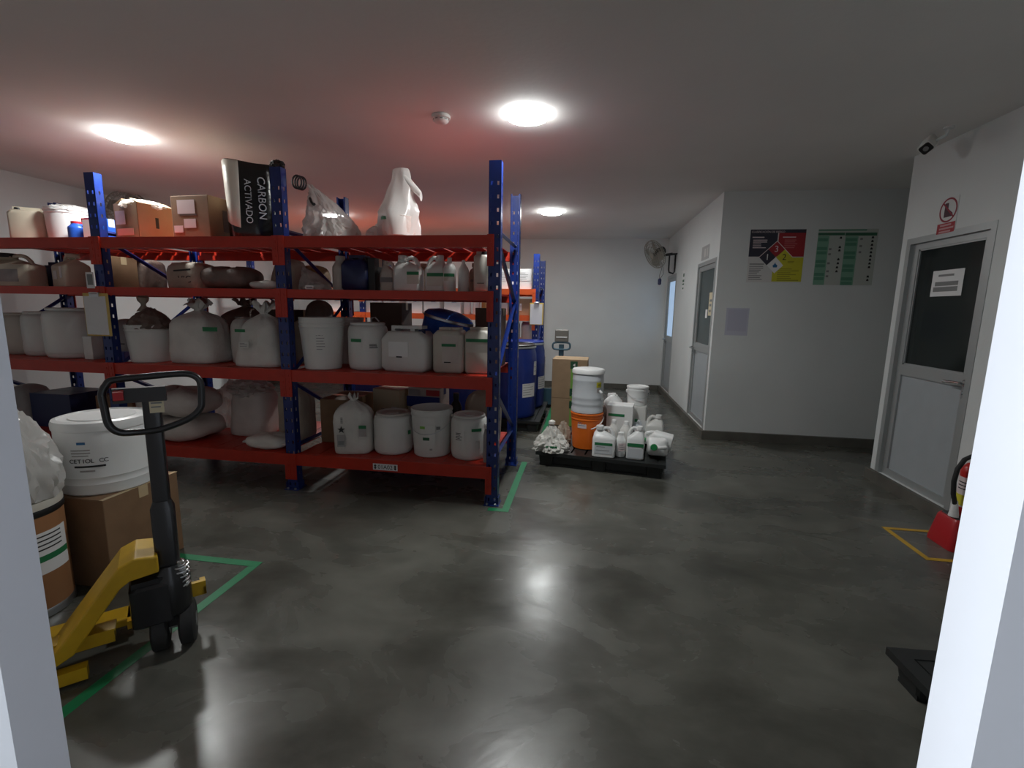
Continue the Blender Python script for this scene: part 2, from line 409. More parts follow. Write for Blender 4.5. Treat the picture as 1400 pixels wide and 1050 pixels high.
def rack(name, label, group, posts, yf, yb, ptop, levels, beam_mat, beam_h, gap, deck_levels, end_posts_bolted=True, plates=True):
    t = thing(name, label, 'pallet rack', (0, yf, 0), 0, group)
    D = yb - yf; pw, pd = .082, .066
    pm = solid(channel(pw, pd, ptop).build('post', BLUE, t, False))
    first = True; bolt = None
    for x in posts:
        for (y, rz) in ((.008, 0), (D - .008, pi)):
            if first: o = pm; o.location = (x, y, 0); first = False
            else:
                o = inst('post', pm.data, t, (x, y, 0), rz); solid(o)
            f = MB(); f.at(x, y + (pd / 2 if rz == 0 else -pd / 2), 0)
            f.box(-.055, .055, -.06, .06, .0005, .006); f.box(-.05, -.044, -.04, .04, .006, .06); f.box(.044, .05, -.04, .04, .006, .06)
            f.build('foot_plate', BLUE, t, False)
            for sx in (-.03, .03):
                if bolt is None: bolt = MB().lathe([(.009, 0), (.009, .012), (.004, .014)], 6).mesh('anchor_bolt', STEEL, False)
                inst('anchor_bolt', bolt, t, (x + sx, y + (pd / 2 if rz == 0 else -pd / 2) + (-.05 if rz == 0 else .05), .006))
        y0, y1 = .05, D - .05
        top = ptop - .42
        segs = [((y0, top), (y1, top)), ((y0, top - .03), (y1, top - .46)), ((y1, top - .48), (y0, top - 1.05)), ((y0, top - 1.08), (y1, .36)), ((y1, .33), (y0, .33))]
        for (a, za), (b, zb) in segs:
            if zb < .3: continue
            MB().tube([(x, a, za), (x, b, zb)], .017, 4).build('brace', BLUE, t, False)
    # beams
    for li, z in enumerate(levels):
        bh = beam_h[li]
        for (xa, xb) in zip(posts[:-1], posts[1:]):
            for side in (0, 1):
                mb = MB(); yy = 0 if side == 0 else D
                s_ = 1 if side == 0 else -1
                ya, yb_ = sorted((yy - s_ * .002, yy + s_ * .040))
                mb.box(xa + .042, xb - .042, ya, yb_, z - bh, z)
                # folded lip the deck rests on
                yc, yd = sorted((yy + s_ * .040, yy + s_ * .062)); mb.box(xa + .042, xb - .042, yc, yd, z - bh, z - .035)
                o = mb.build('beam', beam_mat, t, False)
                for (xx, sg) in ((xa, 1), (xb, -1)):
                    c = MB(); x0, x1 = sorted((xx + sg * .001, xx + sg * .046))
                    ya, yb_ = sorted((yy - s_ * .003, yy - s_ * .009 + s_ * .004 * 0))
                    c.box(x0, x1, min(ya, yb_), max(ya, yb_), z - .20, z + .004)
                    for k in range(4):
                        c.at(xx + sg * .022, yy - s_ * .009, z - .185 + k * .048).box(-.006, .006, -.003, .003, -.009, .009)
                    c.at()
                    c.build('beam_connector', beam_mat, o, False)
    # deck panels
    wi = {}
    for li, z in enumerate(levels):
        if li not in deck_levels: continue
        g = gap[li]
        for (xa, xb) in zip(posts[:-1], posts[1:]):
            n = 9 if xb - xa < 2 else 15; p = (xb - xa - .10) / n; key = (round(p, 4), g)
            if key not in wi:
                mb = MB(); hw = p / 2 - g / 2
                mb.box(-hw, hw, .044, D - .044, -.003, 0); mb.box(-hw, -hw + .003, .066, D - .066, -.006, -.003); mb.box(hw - .003, hw, .066, D - .066, -.006, -.003)
                mb.box(-hw * .3, -hw * .3 + .004, .07, D - .07, -.006, -.003); mb.box(hw * .3 - .004, hw * .3, .07, D - .07, -.006, -.003)
                wi[key] = mb.mesh('deck_panel', beam_mat, False)
            for k in range(n): inst('deck_panel', wi[key], t, (xa + .05 + p * (k + .5), 0, z))
    return t
PX = [-6.0 + .82, -3.674, -2.167, -.614]
ZT, Z2, Z3, Z0 = 1.876, 1.509, .925, .284
YF, YK = 3.165, 4.15
rackA = rack('pallet_rack', 'long front rack of dark blue posts and red beams full of containers', 'pallet racks', PX, YF, YK, 2.34,
     [ZT, Z2, Z3, Z0], RED, [.078, .060, .085, .088], [.020, .008, .006, .006], (0, 1, 2, 3))
rackB = rack('pallet_rack', 'second blue rack with orange beams behind the front one, near the back wall', 'pallet racks', [-4.95, -3.19, -.68], 6.5, 7.5, 2.13,
     [1.665, 1.31, .95], ORANGE_B, [.075, .075, .075], [.01, .01, .01], (0, 1, 2))
# lettered label on the bottom beam
t = rackA
lb = MB().box(-1.505, -1.315, -.0045, -.002, Z0 - .076, Z0 - .028).build('beam_label', PAPER, t, False); tag(lb, 'white shelf label reading 01A02 between two arrows')
tx = text('lettering', '01A02', .043, INK, lb, (-1.41, -.0048, Z0 - .053), (pi / 2, 0, 0))
ar = MB()
for x in (-1.487, -1.333):
    ar.add([(x - .005, -.005, Z0 - .058), (x + .005, -.005, Z0 - .058), (x + .005, -.005, Z0 - .045), (x - .005, -.005, Z0 - .045)], [(0, 1, 2, 3)])
    ar.prism([(x - .011, Z0 - .047), (x + .011, Z0 - .047), (x, Z0 - .031)], -.0055, -.0045)
    ar.prism([(x - .011, Z0 - .057), (x, Z0 - .073), (x + .011, Z0 - .057)], -.0055, -.0045)
ar.build('arrows', INK, lb, False)

# ------------------------------------------------------------------ container kinds
def lines(mb, w, z1, n, step=.012, th=.004, seed=0, y=-.0006):
    rnd = random.Random(seed)
    for k in range(n):
        ww = w * rnd.uniform(.55, 1); mb.box(-w / 2, -w / 2 + ww, y - .0006, y, z1 - k * step - th, z1 - k * step)
def flat_label(parent, x, y, z, w, h, m=PAPER, band=None, nl=0, rz=0, seed=1, ink=INKG, name='label'):
    """flat sticker: (x,y,z) centre, faces -y before rz"""
    o = MB().box(-w / 2, w / 2, -.0012, .0008, -h / 2, h / 2).build(name, m, parent, False); o.location = (x, y, z); o.rotation_euler = (0, 0, rz)
    if band:
        MB().box(-w / 2, w / 2, -.0022, -.001, h / 2 - band, h / 2).build('green_band', GREENL, o, False)
    if nl:
        b = MB(); lines(b, w * .8, h / 2 - (band or 0) - .012, nl, (h - (band or 0) - .015) / nl, .0045, seed, -.0012); b.build('print_lines', ink, o, False)
    return o
def curved_label(parent, rad, zc, w, h, ang, m=PAPER, band=None, nl=0, seed=1, ink=INKG):
    o = MB().patch(rad + .0012, zc - h / 2, zc + h / 2, ang, w).build('label', m, parent)
    if band: MB().patch(rad + .0024, zc + h / 2 - band, zc + h / 2, ang, w).build('green_band', GREENL, o)
    if nl:
        rnd = random.Random(seed); b = MB(); step = (h - (band or 0) - .015) / nl
        for k in range(nl):
            z = zc + h / 2 - (band or 0) - .012 - k * step; ww = w * rnd.uniform(.45, .85)
            b.patch(rad + .0022, z - .0045, z, ang - math.degrees((w * .9 - ww) / 2 / rad), ww, 4)
        b.build('print_lines', ink, o)
    return o

def pail(label, loc, r, h, m=WHITE, lid=True, name='plastic_pail', cat='bucket', group=None, rz=0, bail=True, taper=.9, rimh=.14, fill=None, bag=False, lidm=None):
    t = thing(name, label, cat, loc, rz, group)
    rb = r * taper; k = 1 - rimh
    p = [(rb - .006, 0), (rb, .006), (rb + (r - rb) * .45, h * .45), (r * .965, h * k - .012), (r * .99, h * k - .008), (r * .99, h * k), (r * .97, h * k + .004),
         (r * .97, h * (k + .05)), (r, h * (k + .055)), (r, h * (k + .075)), (r * .975, h * (k + .08)), (r * .98, h - .016)]
    inner = [(r * .93, h - .016), (rb * .96, h * .3 if fill is None else h * fill), (.001, h * .3 if fill is None else h * fill)]
    MB().lathe(p + ([(r * .99, h - .012), (r * .99, h - .004), (r * .95, h - .003)] + inner if not lid else []), 40).build('body', m, t)
    if lid:
        MB().lathe([(r * .985, h - .017), (r * 1.025, h - .016), (r * 1.03, h - .004), (r * 1.0, h), (r * .93, h), (r * .9, h - .007), (.001, h - .007)], 40).build('lid', lidm or m, t)
    if bail:
        a = R(-25); hz = h * k - .02
        pts = [((r + .006) * cos(q) * 1.0, (r + .012) * sin(q), hz - .10 * h / .35 * sin(q) * -1 * -1 * -1 if False else hz - abs(sin(q)) * .32 * h) for q in [-pi + i * pi / 14 for i in range(15)]]
        b = MB().tube(pts, .0028, 6); b.build('bail_handle', STEEL, t)
        e = MB()
        for sx in (-1, 1): e.at(sx * (r + .002), 0, hz, ry=pi / 2).lathe([(.014, -.006), (.014, .006)], 12)
        e.build('bail_ears', m, t)
    return t
def keg(label, loc, r, h, m=WHITE, name='plastic_keg', cat='drum', group=None, rz=0, open_ring=True, lidm=None, handles=True, ribs=True):
    t = thing(name, label, cat, loc, rz, group)
    p = [(r * .86, 0), (r * .93, .008), (r * .965, h * .06), (r, h * .14), (r * 1.0, h * .5), (r * .995, h * .80), (r * .955, h * .885), (r * .90, h * .925), (r * .80, h * .945), (r * .80, h * .955)]
    if ribs: p[3:4] = [(r * .985, h * .10), (r * .97, h * .105), (r * .985, h * .11), (r, h * .15)]
    MB().lathe(p, 40).build('body', m, t)
    MB().lathe([(r * .80, h * .95), (r * .86, h * .952), (r * .865, h * .985), (r * .83, h), (r * .72, h), (r * .68, h - .010), (r * .3, h - .012), (r * .28, h - .004), (.001, h - .004)], 40).build('lid', lidm or m, t)
    if handles:
        for sx in (-1, 1):
            MB().tube([(sx * r * .97, -.045, h * .80), (sx * (r + .016), -.04, h * .79), (sx * (r + .016), .04, h * .79), (sx * r * .97, .045, h * .80)], .008, 6).build('side_handle', m, t)
    return t
def bottle(label, loc, r, h, m=WHITE, capm=None, name='round_bottle', group=None, neck=.3, capr=.5):
    t = thing(name, label, 'bottle', loc, 0, group)
    MB().lathe([(r * .92, 0), (r, .006), (r, h * .62), (r * .96, h * .70), (r * .75, h * .78), (r * neck * 1.1, h * .84), (r * neck, h * .88)], 28).build('body', m, t)
    MB().lathe([(r * capr * .9, h * .87), (r * capr, h * .88), (r * capr, h * .985), (r * capr * .9, h), (.001, h)], 20).build('cap', capm or m, t)
    return t
def jug(label, loc, w, d, h, m=NAT, capm=None, rz=0, flip=1, name='handled_jug', group=None, cat='jug'):
    """F-style jug: square body, sloped shoulder, neck to one side, arched handle"""
    t = thing(name, label, cat, loc, rz, group); dx = -.20 * w * flip; q = w / 2
    MB().rbox(w, d, [(0, .008), (.008, 0), (h * .60, 0), (h * .66, .006, 0), (h * .74, w * .13, dx * .45), (h * .82, w * .27, dx * .85), (h * .86, w * .335, dx), (h * .90, w * .345, dx)], min(.028, d * .25)).build('body', m, t)
    MB().at(dx, 0, 0).lathe([(w * .15, h * .875), (w * .17, h * .88), (w * .17, h * .985), (w * .15, h), (.001, h)], 20).build('cap', capm or m, t)
    f = flip
    hp = [(dx + f * .10 * w, 0, h * .845), (dx + f * .20 * w, 0, h * .92), (f * .14 * w, 0, h * .935), (f * .26 * w, 0, h * .89), (f * .37 * w, 0, h * .76), (f * .41 * w, 0, h * .63)]
    MB().tube(hp, min(.016, d * .14), 8).build('handle', m, t)
    return t
def jerrycan(label, loc, w, d, h, m=NAT, capm=None, rz=0, name='jerrycan', group=None, cham=.18, capx=.3, hrise=.13):
    """chamfered stacking can with moulded top handle and corner cap"""
    t = thing(name, label, 'jerrycan', loc, rz, group); b = h * (1 - hrise); c = w * cham
    mb = MB(); e = .014
    def ring(y, ins):
        x0, x1, z0, z1 = -w / 2 + ins, w / 2 - ins, ins, b - ins; k = c * .55
        return [(x0 + k, y, z0), (x1 - k, y, z0), (x1, y, z0 + k), (x1, y, z1 - c), (x1 - c, y, z1), (x0 + c, y, z1), (x0, y, z1 - c), (x0, y, z0 + k)]
    mb.rings([ring(-d / 2, e), ring(-d / 2 + e, 0), ring(d / 2 - e, 0), ring(d / 2, e)])
    mb.build('body', m, t, True, 50)
    hb = MB(); q = w / 2 - c
    hb.box(-q, q, -d * .22, d * .22, h - .022, h); hb.box(-q, -q + .03, -d * .22, d * .22, b - .004, h - .022); hb.box(q * .25, q * .25 + .035, -d * .22, d * .22, b - .004, h - .022)
    hb.build('handle', m, t, False)
    MB().at(w * capx + .005, -d * .12, b - c * .2).lathe([(.026, -.012), (.027, .012), (.024, .026), (.001, .026)], 18).build('cap', capm or m, t)
    return t
def carton(label, loc, w, d, h, m=KRAFT, rz=0, name='cardboard_carton', group=None, openf=False, tapem=TAPEC, cat='carton'):
    t = thing(name, label, cat, loc, rz, group); b = MB(); e = .004
    if openf:
        b.box(-w / 2, w / 2, -d / 2, d / 2, 0, e)
        for x0, x1, y0, y1 in ((-w / 2, w / 2, -d / 2, -d / 2 + e), (-w / 2, w / 2, d / 2 - e, d / 2), (-w / 2, -w / 2 + e, -d / 2, d / 2), (w / 2 - e, w / 2, -d / 2, d / 2)): b.box(x0, x1, y0, y1, e, h)
    else: b.rbox(w, d, [(0, .002), (.003, 0), (h - .006, 0), (h - .004, .001)], .004, 2)
    b.build('box_body', m, t, False)
    if openf:
        for sx in (-1, 1):
            MB().at(sx * w / 2, 0, h, ry=-sx * R(68)).box(-.002, .002, -d / 2 + .01, d / 2 - .01, 0, min(w * .35, .1)).build('flap', KRAFTI, t, False)
    else:
        for sy in (-1, 1):
            y0, y1 = sorted((sy * .002, sy * (d / 2 - .002)))
            MB().box(-w / 2 + .001, w / 2 - .001, y0, y1, h - .004, h).build('flap', m, t, False)
        tp = MB(); tp.box(-w / 2 - .001, w / 2 + .001, -.026, .026, h, h + .0012)
        for sx in (-1, 1):
            x0, x1 = sorted((sx * w / 2, sx * (w / 2 + .0012))); tp.box(x0, x1, -.026, .026, h - .06, h + .0012)
        tp.build('tape_strip', tapem, t, False)
    return t
def sack(label, loc, w, d, h, m=SACK, rz=0, name='filled_sack', group=None, seed=1, tied=True, neck=.80, lean=0, tilt=0, cat='sack', wr=.035, tie_m=None, tuft=1.0, sq=4.0, tap=0):
    """standing filled sack: square soft body, gathered neck and flared tuft"""
    t = thing(name, label, cat, loc, rz, group); rnd = random.Random(seed); n = 44
    ph = [rnd.uniform(0, 6.28) for _ in range(8)]
    if tied: prof = [(0, .90), (.012, .96), (.06, 1.0), (.18, 1.02), (.34, 1.0), (neck * .62, .99), (neck * .74, .95), (neck * .83, .84), (neck * .90, .64), (neck * .955, .38), (neck, .17), (neck + .02, .14)]
    else: prof = [(0, .92), (.012, .97), (.08, 1.0), (.3, 1.02), (.55, 1.0), (.72, .98), (.82, .93), (.90, .80), (.95, .62), (.985, .40), (1.0, .15)]
    def ringat(zf, s):
        s = s * (1 - tap * zf)
        out = []; fold = max(0, (zf - .35)) * 1.3 if tied else max(0, zf - .6) * .5
        for j in range(n):
            a = 2 * pi * j / n; ca, sa = cos(a), sin(a)
            se = (abs(ca) ** sq + abs(sa) ** sq) ** (-1 / sq)
            kk = min(1, s * 1.3); e = se * kk + (1 - kk)
            wv = wr * (sin(3 * a + ph[0] + zf * 5) + .6 * sin(5 * a + ph[1] - zf * 9) + .7 * sin(2 * a + ph[4] + zf * 13)) * .5 + fold * .10 * (sin(9 * a + ph[2] + zf * 4) + .7 * sin(14 * a + ph[3]))
            r_ = s * e * (1 + wv)
            # soft belly: wider than deep at the shoulder so the sack reads as a pillow
            dz = .012 * sin(4 * a + ph[5]) * (1 if .1 < zf < .75 else 0)
            out.append((w / 2 * r_ * ca + lean * zf * h, d / 2 * r_ * sa + tilt * zf * h, zf * h + dz * h * .6))
        return out
    MB().rings([ringat(z, s) for z, s in prof]).build('body', m, t, True, 60)
    if tied:
        rings = []
        dn = 1 - neck
        for zf, s in ((neck + .01, .13), (neck + .35 * dn, .24), (neck + .7 * dn, .34), (1 - .03, .40), (1.0, .34)):
            s *= tuft; rr = []
            for j in range(n):
                a = 2 * pi * j / n; f = 1 + .22 * sin(5 * a + ph[6]) + .16 * sin(11 * a + ph[7])
                rr.append((w / 2 * s * f * cos(a) + lean * zf * h, min(d, w) / 2 * s * f * sin(a) + tilt * zf * h, (zf + (.05 * sin(5 * a + ph[1]) if zf > .96 else 0)) * h))
            rings.append(rr)
        MB().rings(rings).build('gathered_neck', m, t, True, 60)
        MB().at(lean * (neck + .01) * h, tilt * (neck + .01) * h, (neck + .01) * h).lathe([(w * .072, -.008), (w * .078, 0), (w * .072, .008)], 16).build('tie', tie_m or m, t)
    return t
def pillow(label, loc, w, d, h, m=SACK, rz=0, name='lying_sack', group=None, seed=1, pitch=0, cat='sack', rx=0, seam=True, slope=0):
    """filled sack lying down"""
    t = thing(name, label, cat, loc, rz, group); rnd = random.Random(seed); ph = [rnd.uniform(0, 6.28) for _ in range(6)]
    nu, nv = 40, 14; rings = []
    for i in range(nv + 1):
        v = -pi / 2 + pi * i / nv; cv = max(.02, cos(v)) ** .55; sv = math.copysign(abs(sin(v)) ** .8, sin(v)); rr = []
        for j in range(nu):
            a = 2 * pi * j / nu; ca, sa = cos(a), sin(a); e = (abs(ca) ** 3.6 + abs(sa) ** 3.6) ** (-1 / 3.6)
            wv = 1 + .025 * sin(3 * a + ph[0]) + .03 * sin(6 * a + ph[1] + v * 3)
            zz = h / 2 * sv * (1 + .10 * sin(4 * ca + ph[2]) + .08 * sin(5 * sa + ph[3]))
            x = w / 2 * cv * e * ca * wv
            rr.append((x, d / 2 * cv * e * sa * wv, max(0, h / 2 + zz) * (1 + slope * x / w)))
        rings.append(rr)
    o = MB().rings(rings).build('body', m, t, True, 70)
    if seam:
        s_ = MB(); p = []
        for sx in (-1, 1):
            pts = [(sx * (w / 2 + .012), y * d * .36, h * .5 + .006 * sin(y * 17 + ph[4])) for y in [-1 + .2 * k for k in range(11)]]
            s_.rings([[(x - sx * .03, y, z - .004), (x, y, z - .003), (x, y, z + .003), (x - sx * .03, y, z + .004)] for x, y, z in pts])
        s_.build('end_seam', m, t, False)
    for c in t.children: c.rotation_euler = (rx, pitch, 0)
    return t
def crumple(name, label, cat, loc, dims, m, seed=1, sub=4, rough=.22, freq=3.0, rz=0, group=None, top=None, part='film', lean=(0, 0)):
    """crumpled bag: a ridged noise surface over a dome, flat at the base"""
    t = thing(name, label, cat, loc, rz, group)
    crumple_part(part, dims, m, t, seed, sub, rough, freq, top, lean); return t
def crumple_part(part, dims, m, t, seed=1, sub=4, rough=.22, freq=3.0, top=None, lean=(0, 0), off=(0, 0, 0)):
    bm = bmesh.new(); bmesh.ops.create_icosphere(bm, subdivisions=sub, radius=1)
    for v in bm.verts:
        p = v.co.copy(); q = p * freq + V((seed * 7.3, seed * 3.1, seed * 1.7))
        rd = 1 - abs(noise.noise(q)) * 2; rd2 = 1 - abs(noise.noise(q * 2.3)) * 2
        k = 1 + rough * (rd - .5) + rough * .45 * (rd2 - .5)
        p *= k; z = max(p.z, -.55); z = (z + .55) / 1.55
        s = top(z) if top else 1
        v.co = V((p.x * dims[0] / 2 * s + lean[0] * z * z + off[0], p.y * dims[1] / 2 * s + lean[1] * z * z + off[1], max(0, z) * dims[2] + off[2]))
    me = bpy.data.meshes.new(part); bm.to_mesh(me); bm.free(); me.materials.append(m)
    me.polygons.foreach_set('use_smooth', [True] * len(me.polygons)); me.set_sharp_from_angle(angle=R(32))
    o = bpy.data.objects.new(part, me); COL.objects.link(o); o.parent = t; return o

# ------------------------------------------------------------------ front rack, top shelf
e = .001
t = jerrycan('cream canister with black cap at the far left of the top shelf', (-4.575, 3.42, ZT + e), .22, .18, .27, CREAM, BLACK, R(38), cham=.12, capx=-.28, hrise=.10)
t = pail('tall bag-lined white tub on the top shelf, left of the blue jug', (-4.29, 3.52, ZT + e), .17, .275, WHITE2, lid=False, bail=False, name='white_tub', cat='tub', fill=.8)
crumple_part('bag_liner', (.315, .315, .09), FILMW, t, 3, 4, .25, 3, off=(0, 0, .215))
t = bottle('small blue jug with red cap on the top shelf, left of the leftmost post', (-4.06, 3.37, ZT + e), .062, .15, BLUEB, REDL, 'blue_jug', neck=.6, capr=.62)
MB().tube([(.05, 0, .115), (.085, 0, .11), (.088, 0, .06), (.055, 0, .04)], .008, 6).build('handle', BLUEB, t)
t = carton('small blue and white carton behind the leftmost post brace, top shelf', (-3.86, 3.40, ZT + e), .16, .14, .17, BLUEB, R(4), 'printed_carton', tapem=PAPER)
flat_label(t, -.04, -.082, .085, .09, .14, PAPER); MB().box(-.095, .095, -.081, -.0795, .135, .165).build('red_stripe', REDP, t, False)
t = carton('open cardboard carton with white liner and pasted papers, on the top shelf', (-3.46, 3.40, ZT + e), .27, .28, .262, KRAFT, R(-12), openf=True)
crumple_part('bag_liner', (.27, .30, .08), FILMW, t, 9, 4, .25, 3, off=(0, 0, .225))
flat_label(t, -.045, -.152, .155, .11, .10, PAPERP); flat_label(t, 0, -.152, .05, .19, .05, mat('salmon_paper', (.75, .42, .33), .7))
hh = MB().box(.1325, .1365, -.012, .012, .09, .17).build('hand_hole', BLACK, t, False)
t = carton('open carton half hidden behind the papered carton, top shelf', (-3.32, 3.80, ZT + e), .24, .26, .26, KRAFT, R(-12), openf=True)
crumple_part('bag_liner', (.23, .25, .07), FILMW, t, 19, 4, .25, 3, off=(0, 0, .225))
t = carton('long brown carton with two pasted papers on its end, top shelf', (-2.955, 3.58, ZT + e), .33, .56, .318, KRAFTD, R(-3))
for (x, z, a, b) in ((-.03, .235, .155, .10), (-.005, .115, .105, .065), (-.11, .075, .08, .05)): flat_label(t, x, -.282, z, a, b, PAPERP)
MB().box(-.09, .06, -.2826, -.2805, .172, .184).build('dark_stripe', DKBOX, t, False)
MB().box(.1655, .1675, -.15, .2, .07, .23).build('printed_panel', DKBOX, t, False)

# black sack lettered CARBON
t = thing('black_sack', 'tall black and cream plastic sack lettered CARBON beside the middle post', 'sack', (-2.555, 3.45, ZT + e), R(32))
def carb(z, s, ph=0, n=44):
    out = []
    for j in range(n):
        a = 2 * pi * j / n; ee = (abs(cos(a)) ** 2.6 + abs(sin(a)) ** 2.6) ** (-1 / 2.6)
        wv = 1 + .03 * sin(3 * a + z * 9) + .02 * sin(8 * a + z * 5) + (.05 * (z / .56) ** 3) * cos(2 * a)
        out.append((.172 * s * ee * cos(a) * wv, .13 * s * ee * sin(a) * wv, z + (.012 * sin(2 * a + 1) if z > .5 else 0)))
    return out
zz = [(0, .90), (.02, .97), (.10, 1), (.25, .99), (.40, 1), (.50, 1.0), (.555, 1.01), (.56, .98), (.54, .9)]
full = [carb(z, s) for z, s in zz]
MB().rings(full).build('body', mat('glossy_black_film', (.010, .010, .010), .22, bump=.15, bscale=14), t, True, 60)
# cream printed panel wraps the left third of the sack
cp = MB(); vs = []; fs = []; js = [j for j in range(18, 31)]
for i, (z, s) in enumerate(zz[2:7]):
    rg = carb(z + .02 if i == 0 else z, s)
    for j in js: vs.append((rg[j][0] * 1.012, rg[j][1] * 1.012, rg[j][2] + (.10 * (j - 18) / 12 * -1 + .06 if i == 0 else 0)))
mm = len(js)
for i in range(4):
    for j in range(mm - 1): fs.append((i * mm + j, i * mm + j + 1, (i + 1) * mm + j + 1, (i + 1) * mm + j))
o = MB().add(vs, fs).build('cream_panel', mat('cream_sack_print', (.72, .70, .60), .35, bump=.1, bscale=14), t); solid(o, .001)
text('lettering', 'CARBON', .074, GREYP, t, (.072, -.142, .30), (pi / 2, pi / 2, R(12)), .0008)
text('lettering', 'ACTIVADO', .062, GREYP, t, (-.018, -.141, .27), (pi / 2, pi / 2, R(-2)), .0008)
t = crumple('black_post_cover', 'black plastic wrapped over the top of the middle post', 'plastic cover', (-2.167, YF + .041, 2.341), (.10, .085, .05), mat('black_film', (.02, .015, .012), .35), 4, 4, .25, 3, part='wrap')
t = crumple('clear_bag', 'big clear plastic bag of granules leaning right of the middle post', 'plastic bag', (-1.915, 3.46, ZT + e), (.43, .40, .39), FILM, 2, 5, .24, 2.2, top=lambda z: 1.06 - .78 * z, lean=(-.15, 0))
crumple_part('granules', (.29, .30, .17), SACKP, t, 5, 3, .12, 1.5, off=(0, 0, .003))
MB().tube([(-.15, -.03, .31), (-.12, -.06, .27), (-.08, -.10, .25)], .012, 6).build('dark_tie', BLACK, t)
t = crumple('clear_bag', 'lower clear bag beside the big clear bag on the top shelf', 'plastic bag', (-1.62, 3.86, ZT + e), (.40, .36, .25), FILM, 8, 5, .28, 2.6, top=lambda z: 1.05 - .6 * z)
crumple_part('granules', (.25, .26, .10), SACKP, t, 6, 3, .12, 1.5, off=(0, 0, .003))
t = thing('cable_coil', 'black coil hanging behind the middle post above the clear bag', 'coil', (-2.085, 3.30, 2.25))
for k in range(3): MB().tube([(.035 * cos(a) + .006 * k, .02 * k, .045 * sin(a) + .02) for a in [i * pi / 9 for i in range(18)]], .006, 6, True).build('loop', BLACK, t)
# tub with upright white bag
t = thing('bagged_tub', 'white tub wrapped in a tall white bag folded over at the top', 'bagged tub', (-1.39, 3.46, ZT + e))
MB().lathe([(.125, 0), (.132, .01), (.135, .15), (.138, .165), (.13, .17)], 36).build('tub', SACKP, t)
def bagring(z, rx_, ry_, cx, cy, k=0, n=40):
    return [(cx + rx_ * (1 + .10 * sin(5 * 2 * pi * j / n + z * 9) + .07 * sin(9 * 2 * pi * j / n - z * 15)) * cos(2 * pi * j / n), cy + ry_ * (1 + .12 * sin(4 * 2 * pi * j / n + z * 12)) * sin(2 * pi * j / n), z) for j in range(n)]
MB().rings([bagring(.03, .142, .14, 0, 0), bagring(.10, .145, .142, 0, 0), bagring(.165, .145, .14, 0, 0), bagring(.205, .148, .12, .0, 0), bagring(.25, .125, .10, .01, 0), bagring(.30, .10, .075, .012, 0), bagring(.36, .09, .06, .02, 0), bagring(.42, .075, .05, .03, 0), bagring(.47, .065, .04, .03, 0), bagring(.505, .055, .03, .028, 0), bagring(.51, .04, .02, .028, 0)]).build('white_bag', FILMW, t, True, 50)
fl = MB().rings([[(x0 + dz * .5, .035 * cos(a) * s - .01, z0 + .045 * s * sin(a)) for a in [2 * pi * j / 16 for j in range(16)]] for x0, z0, s, dz in ((.06, .44, 1.0, 0), (.10, .40, .85, 0), (.135, .365, .75, 0), (.165, .335, .7, 0), (.178, .315, .8, 0))])
fl.build('folded_corner', FILMW, t, True, 50)
crumple_part('bag_skirt', (.14, .12, .10), FILMW, t, 12, 3, .3, 3, off=(-.17, -.02, 0))
curved_label(t, .147, .145, .06, .022, -112, GREENL)

# ------------------------------------------------------------------ second shelf
G2 = 'jugs and bottles on the second shelf'
jug('beige jug with slanted handle at the far left of the second shelf', (-4.765, 3.42, Z2 + e), .36, .18, .275, CREAM, BLACK, R(6), group=G2)
flat_label(COL.objects['handled_jug'], .0, -.093, .09, .20, .10, SACKG)
jerrycan('dark blue can between the two leftmost beige jugs, second shelf', (-4.60, 3.62, Z2 + e), .20, .16, .22, NAVY, NAVY)
t = jug('beige jug with two white labels left of the leftmost post, second shelf', (-4.28, 3.46, Z2 + e), .28, .18, .275, CREAM, CREAM, R(-20), -1, group=G2)
flat_label(t, -.05, -.092, .10, .07, .07); flat_label(t, .06, -.092, .12, .04, .09)
t = carton('narrow brown carton just right of the leftmost post, second shelf', (-3.84, 3.46, Z2 + e), .14, .26, .25, KRAFTD, R(5))
sack('brown paper sack beside the narrow carton, second shelf', (-3.83, 3.74, Z2 + e), .22, .22, .262, SACKB, seed=4, tied=False)
t = pail('white tub behind the rack brace on the second shelf', (-3.53, 3.84, Z2 + e), .11, .235, WHITE2, name='white_tub', cat='tub', bail=False)
MB().at(-3.60, 3.86, 0)
t = sack('slumped sack with dark printed letters, left of the brown pillow sack, second shelf', (-3.15, 3.48, Z2 + e), .34, .24, .215, SACKT, seed=6, tied=False)
text('lettering', 'VIC', .075, INK, t, (.03, -.122, .07), (pi / 2, 0, 0), .0008); o = MB().box(-.05, .10, -.1245, -.1215, .135, .147).build('printed_bar', INK, t, False); o.rotation_euler = (0, R(-4), 0)
pillow('brown pillow shaped sack lying on the second shelf left of the middle post', (-2.755, 3.44, Z2 + e), .41, .34, .165, SACKB, seed=7, seam=False)
t = sack('tan bag leaning against the middle post on the second shelf', (-2.41, 3.58, Z2 + e), .21, .18, .25, SACKT, seed=8, tied=False, lean=.25)
pillow('flat white bag under the leaning tan bag, second shelf', (-2.39, 3.36, Z2 + e), .25, .20, .065, SACK, seed=9, seam=False)
t = crumple('wedge_bag', 'clear wedge shaped bag right of the middle post, second shelf', 'plastic bag', (-2.045, 3.42, Z2 + e), (.23, .28, .17), FILM, 14, 4, .22, 2, top=lambda z: 1.05 - .7 * z, lean=(-.09, 0))
crumple_part('granules', (.17, .2, .12), SACKT, t, 15, 3, .12, 1.5, off=(-.01, 0, .002), top=lambda z: 1.05 - .7 * z, lean=(-.06, 0))
t = sack('tan and black printed bag behind the rack brace, second shelf', (-2.31, 3.84, Z2 + e), .24, .18, .225, GOLD, seed=10, tied=False)
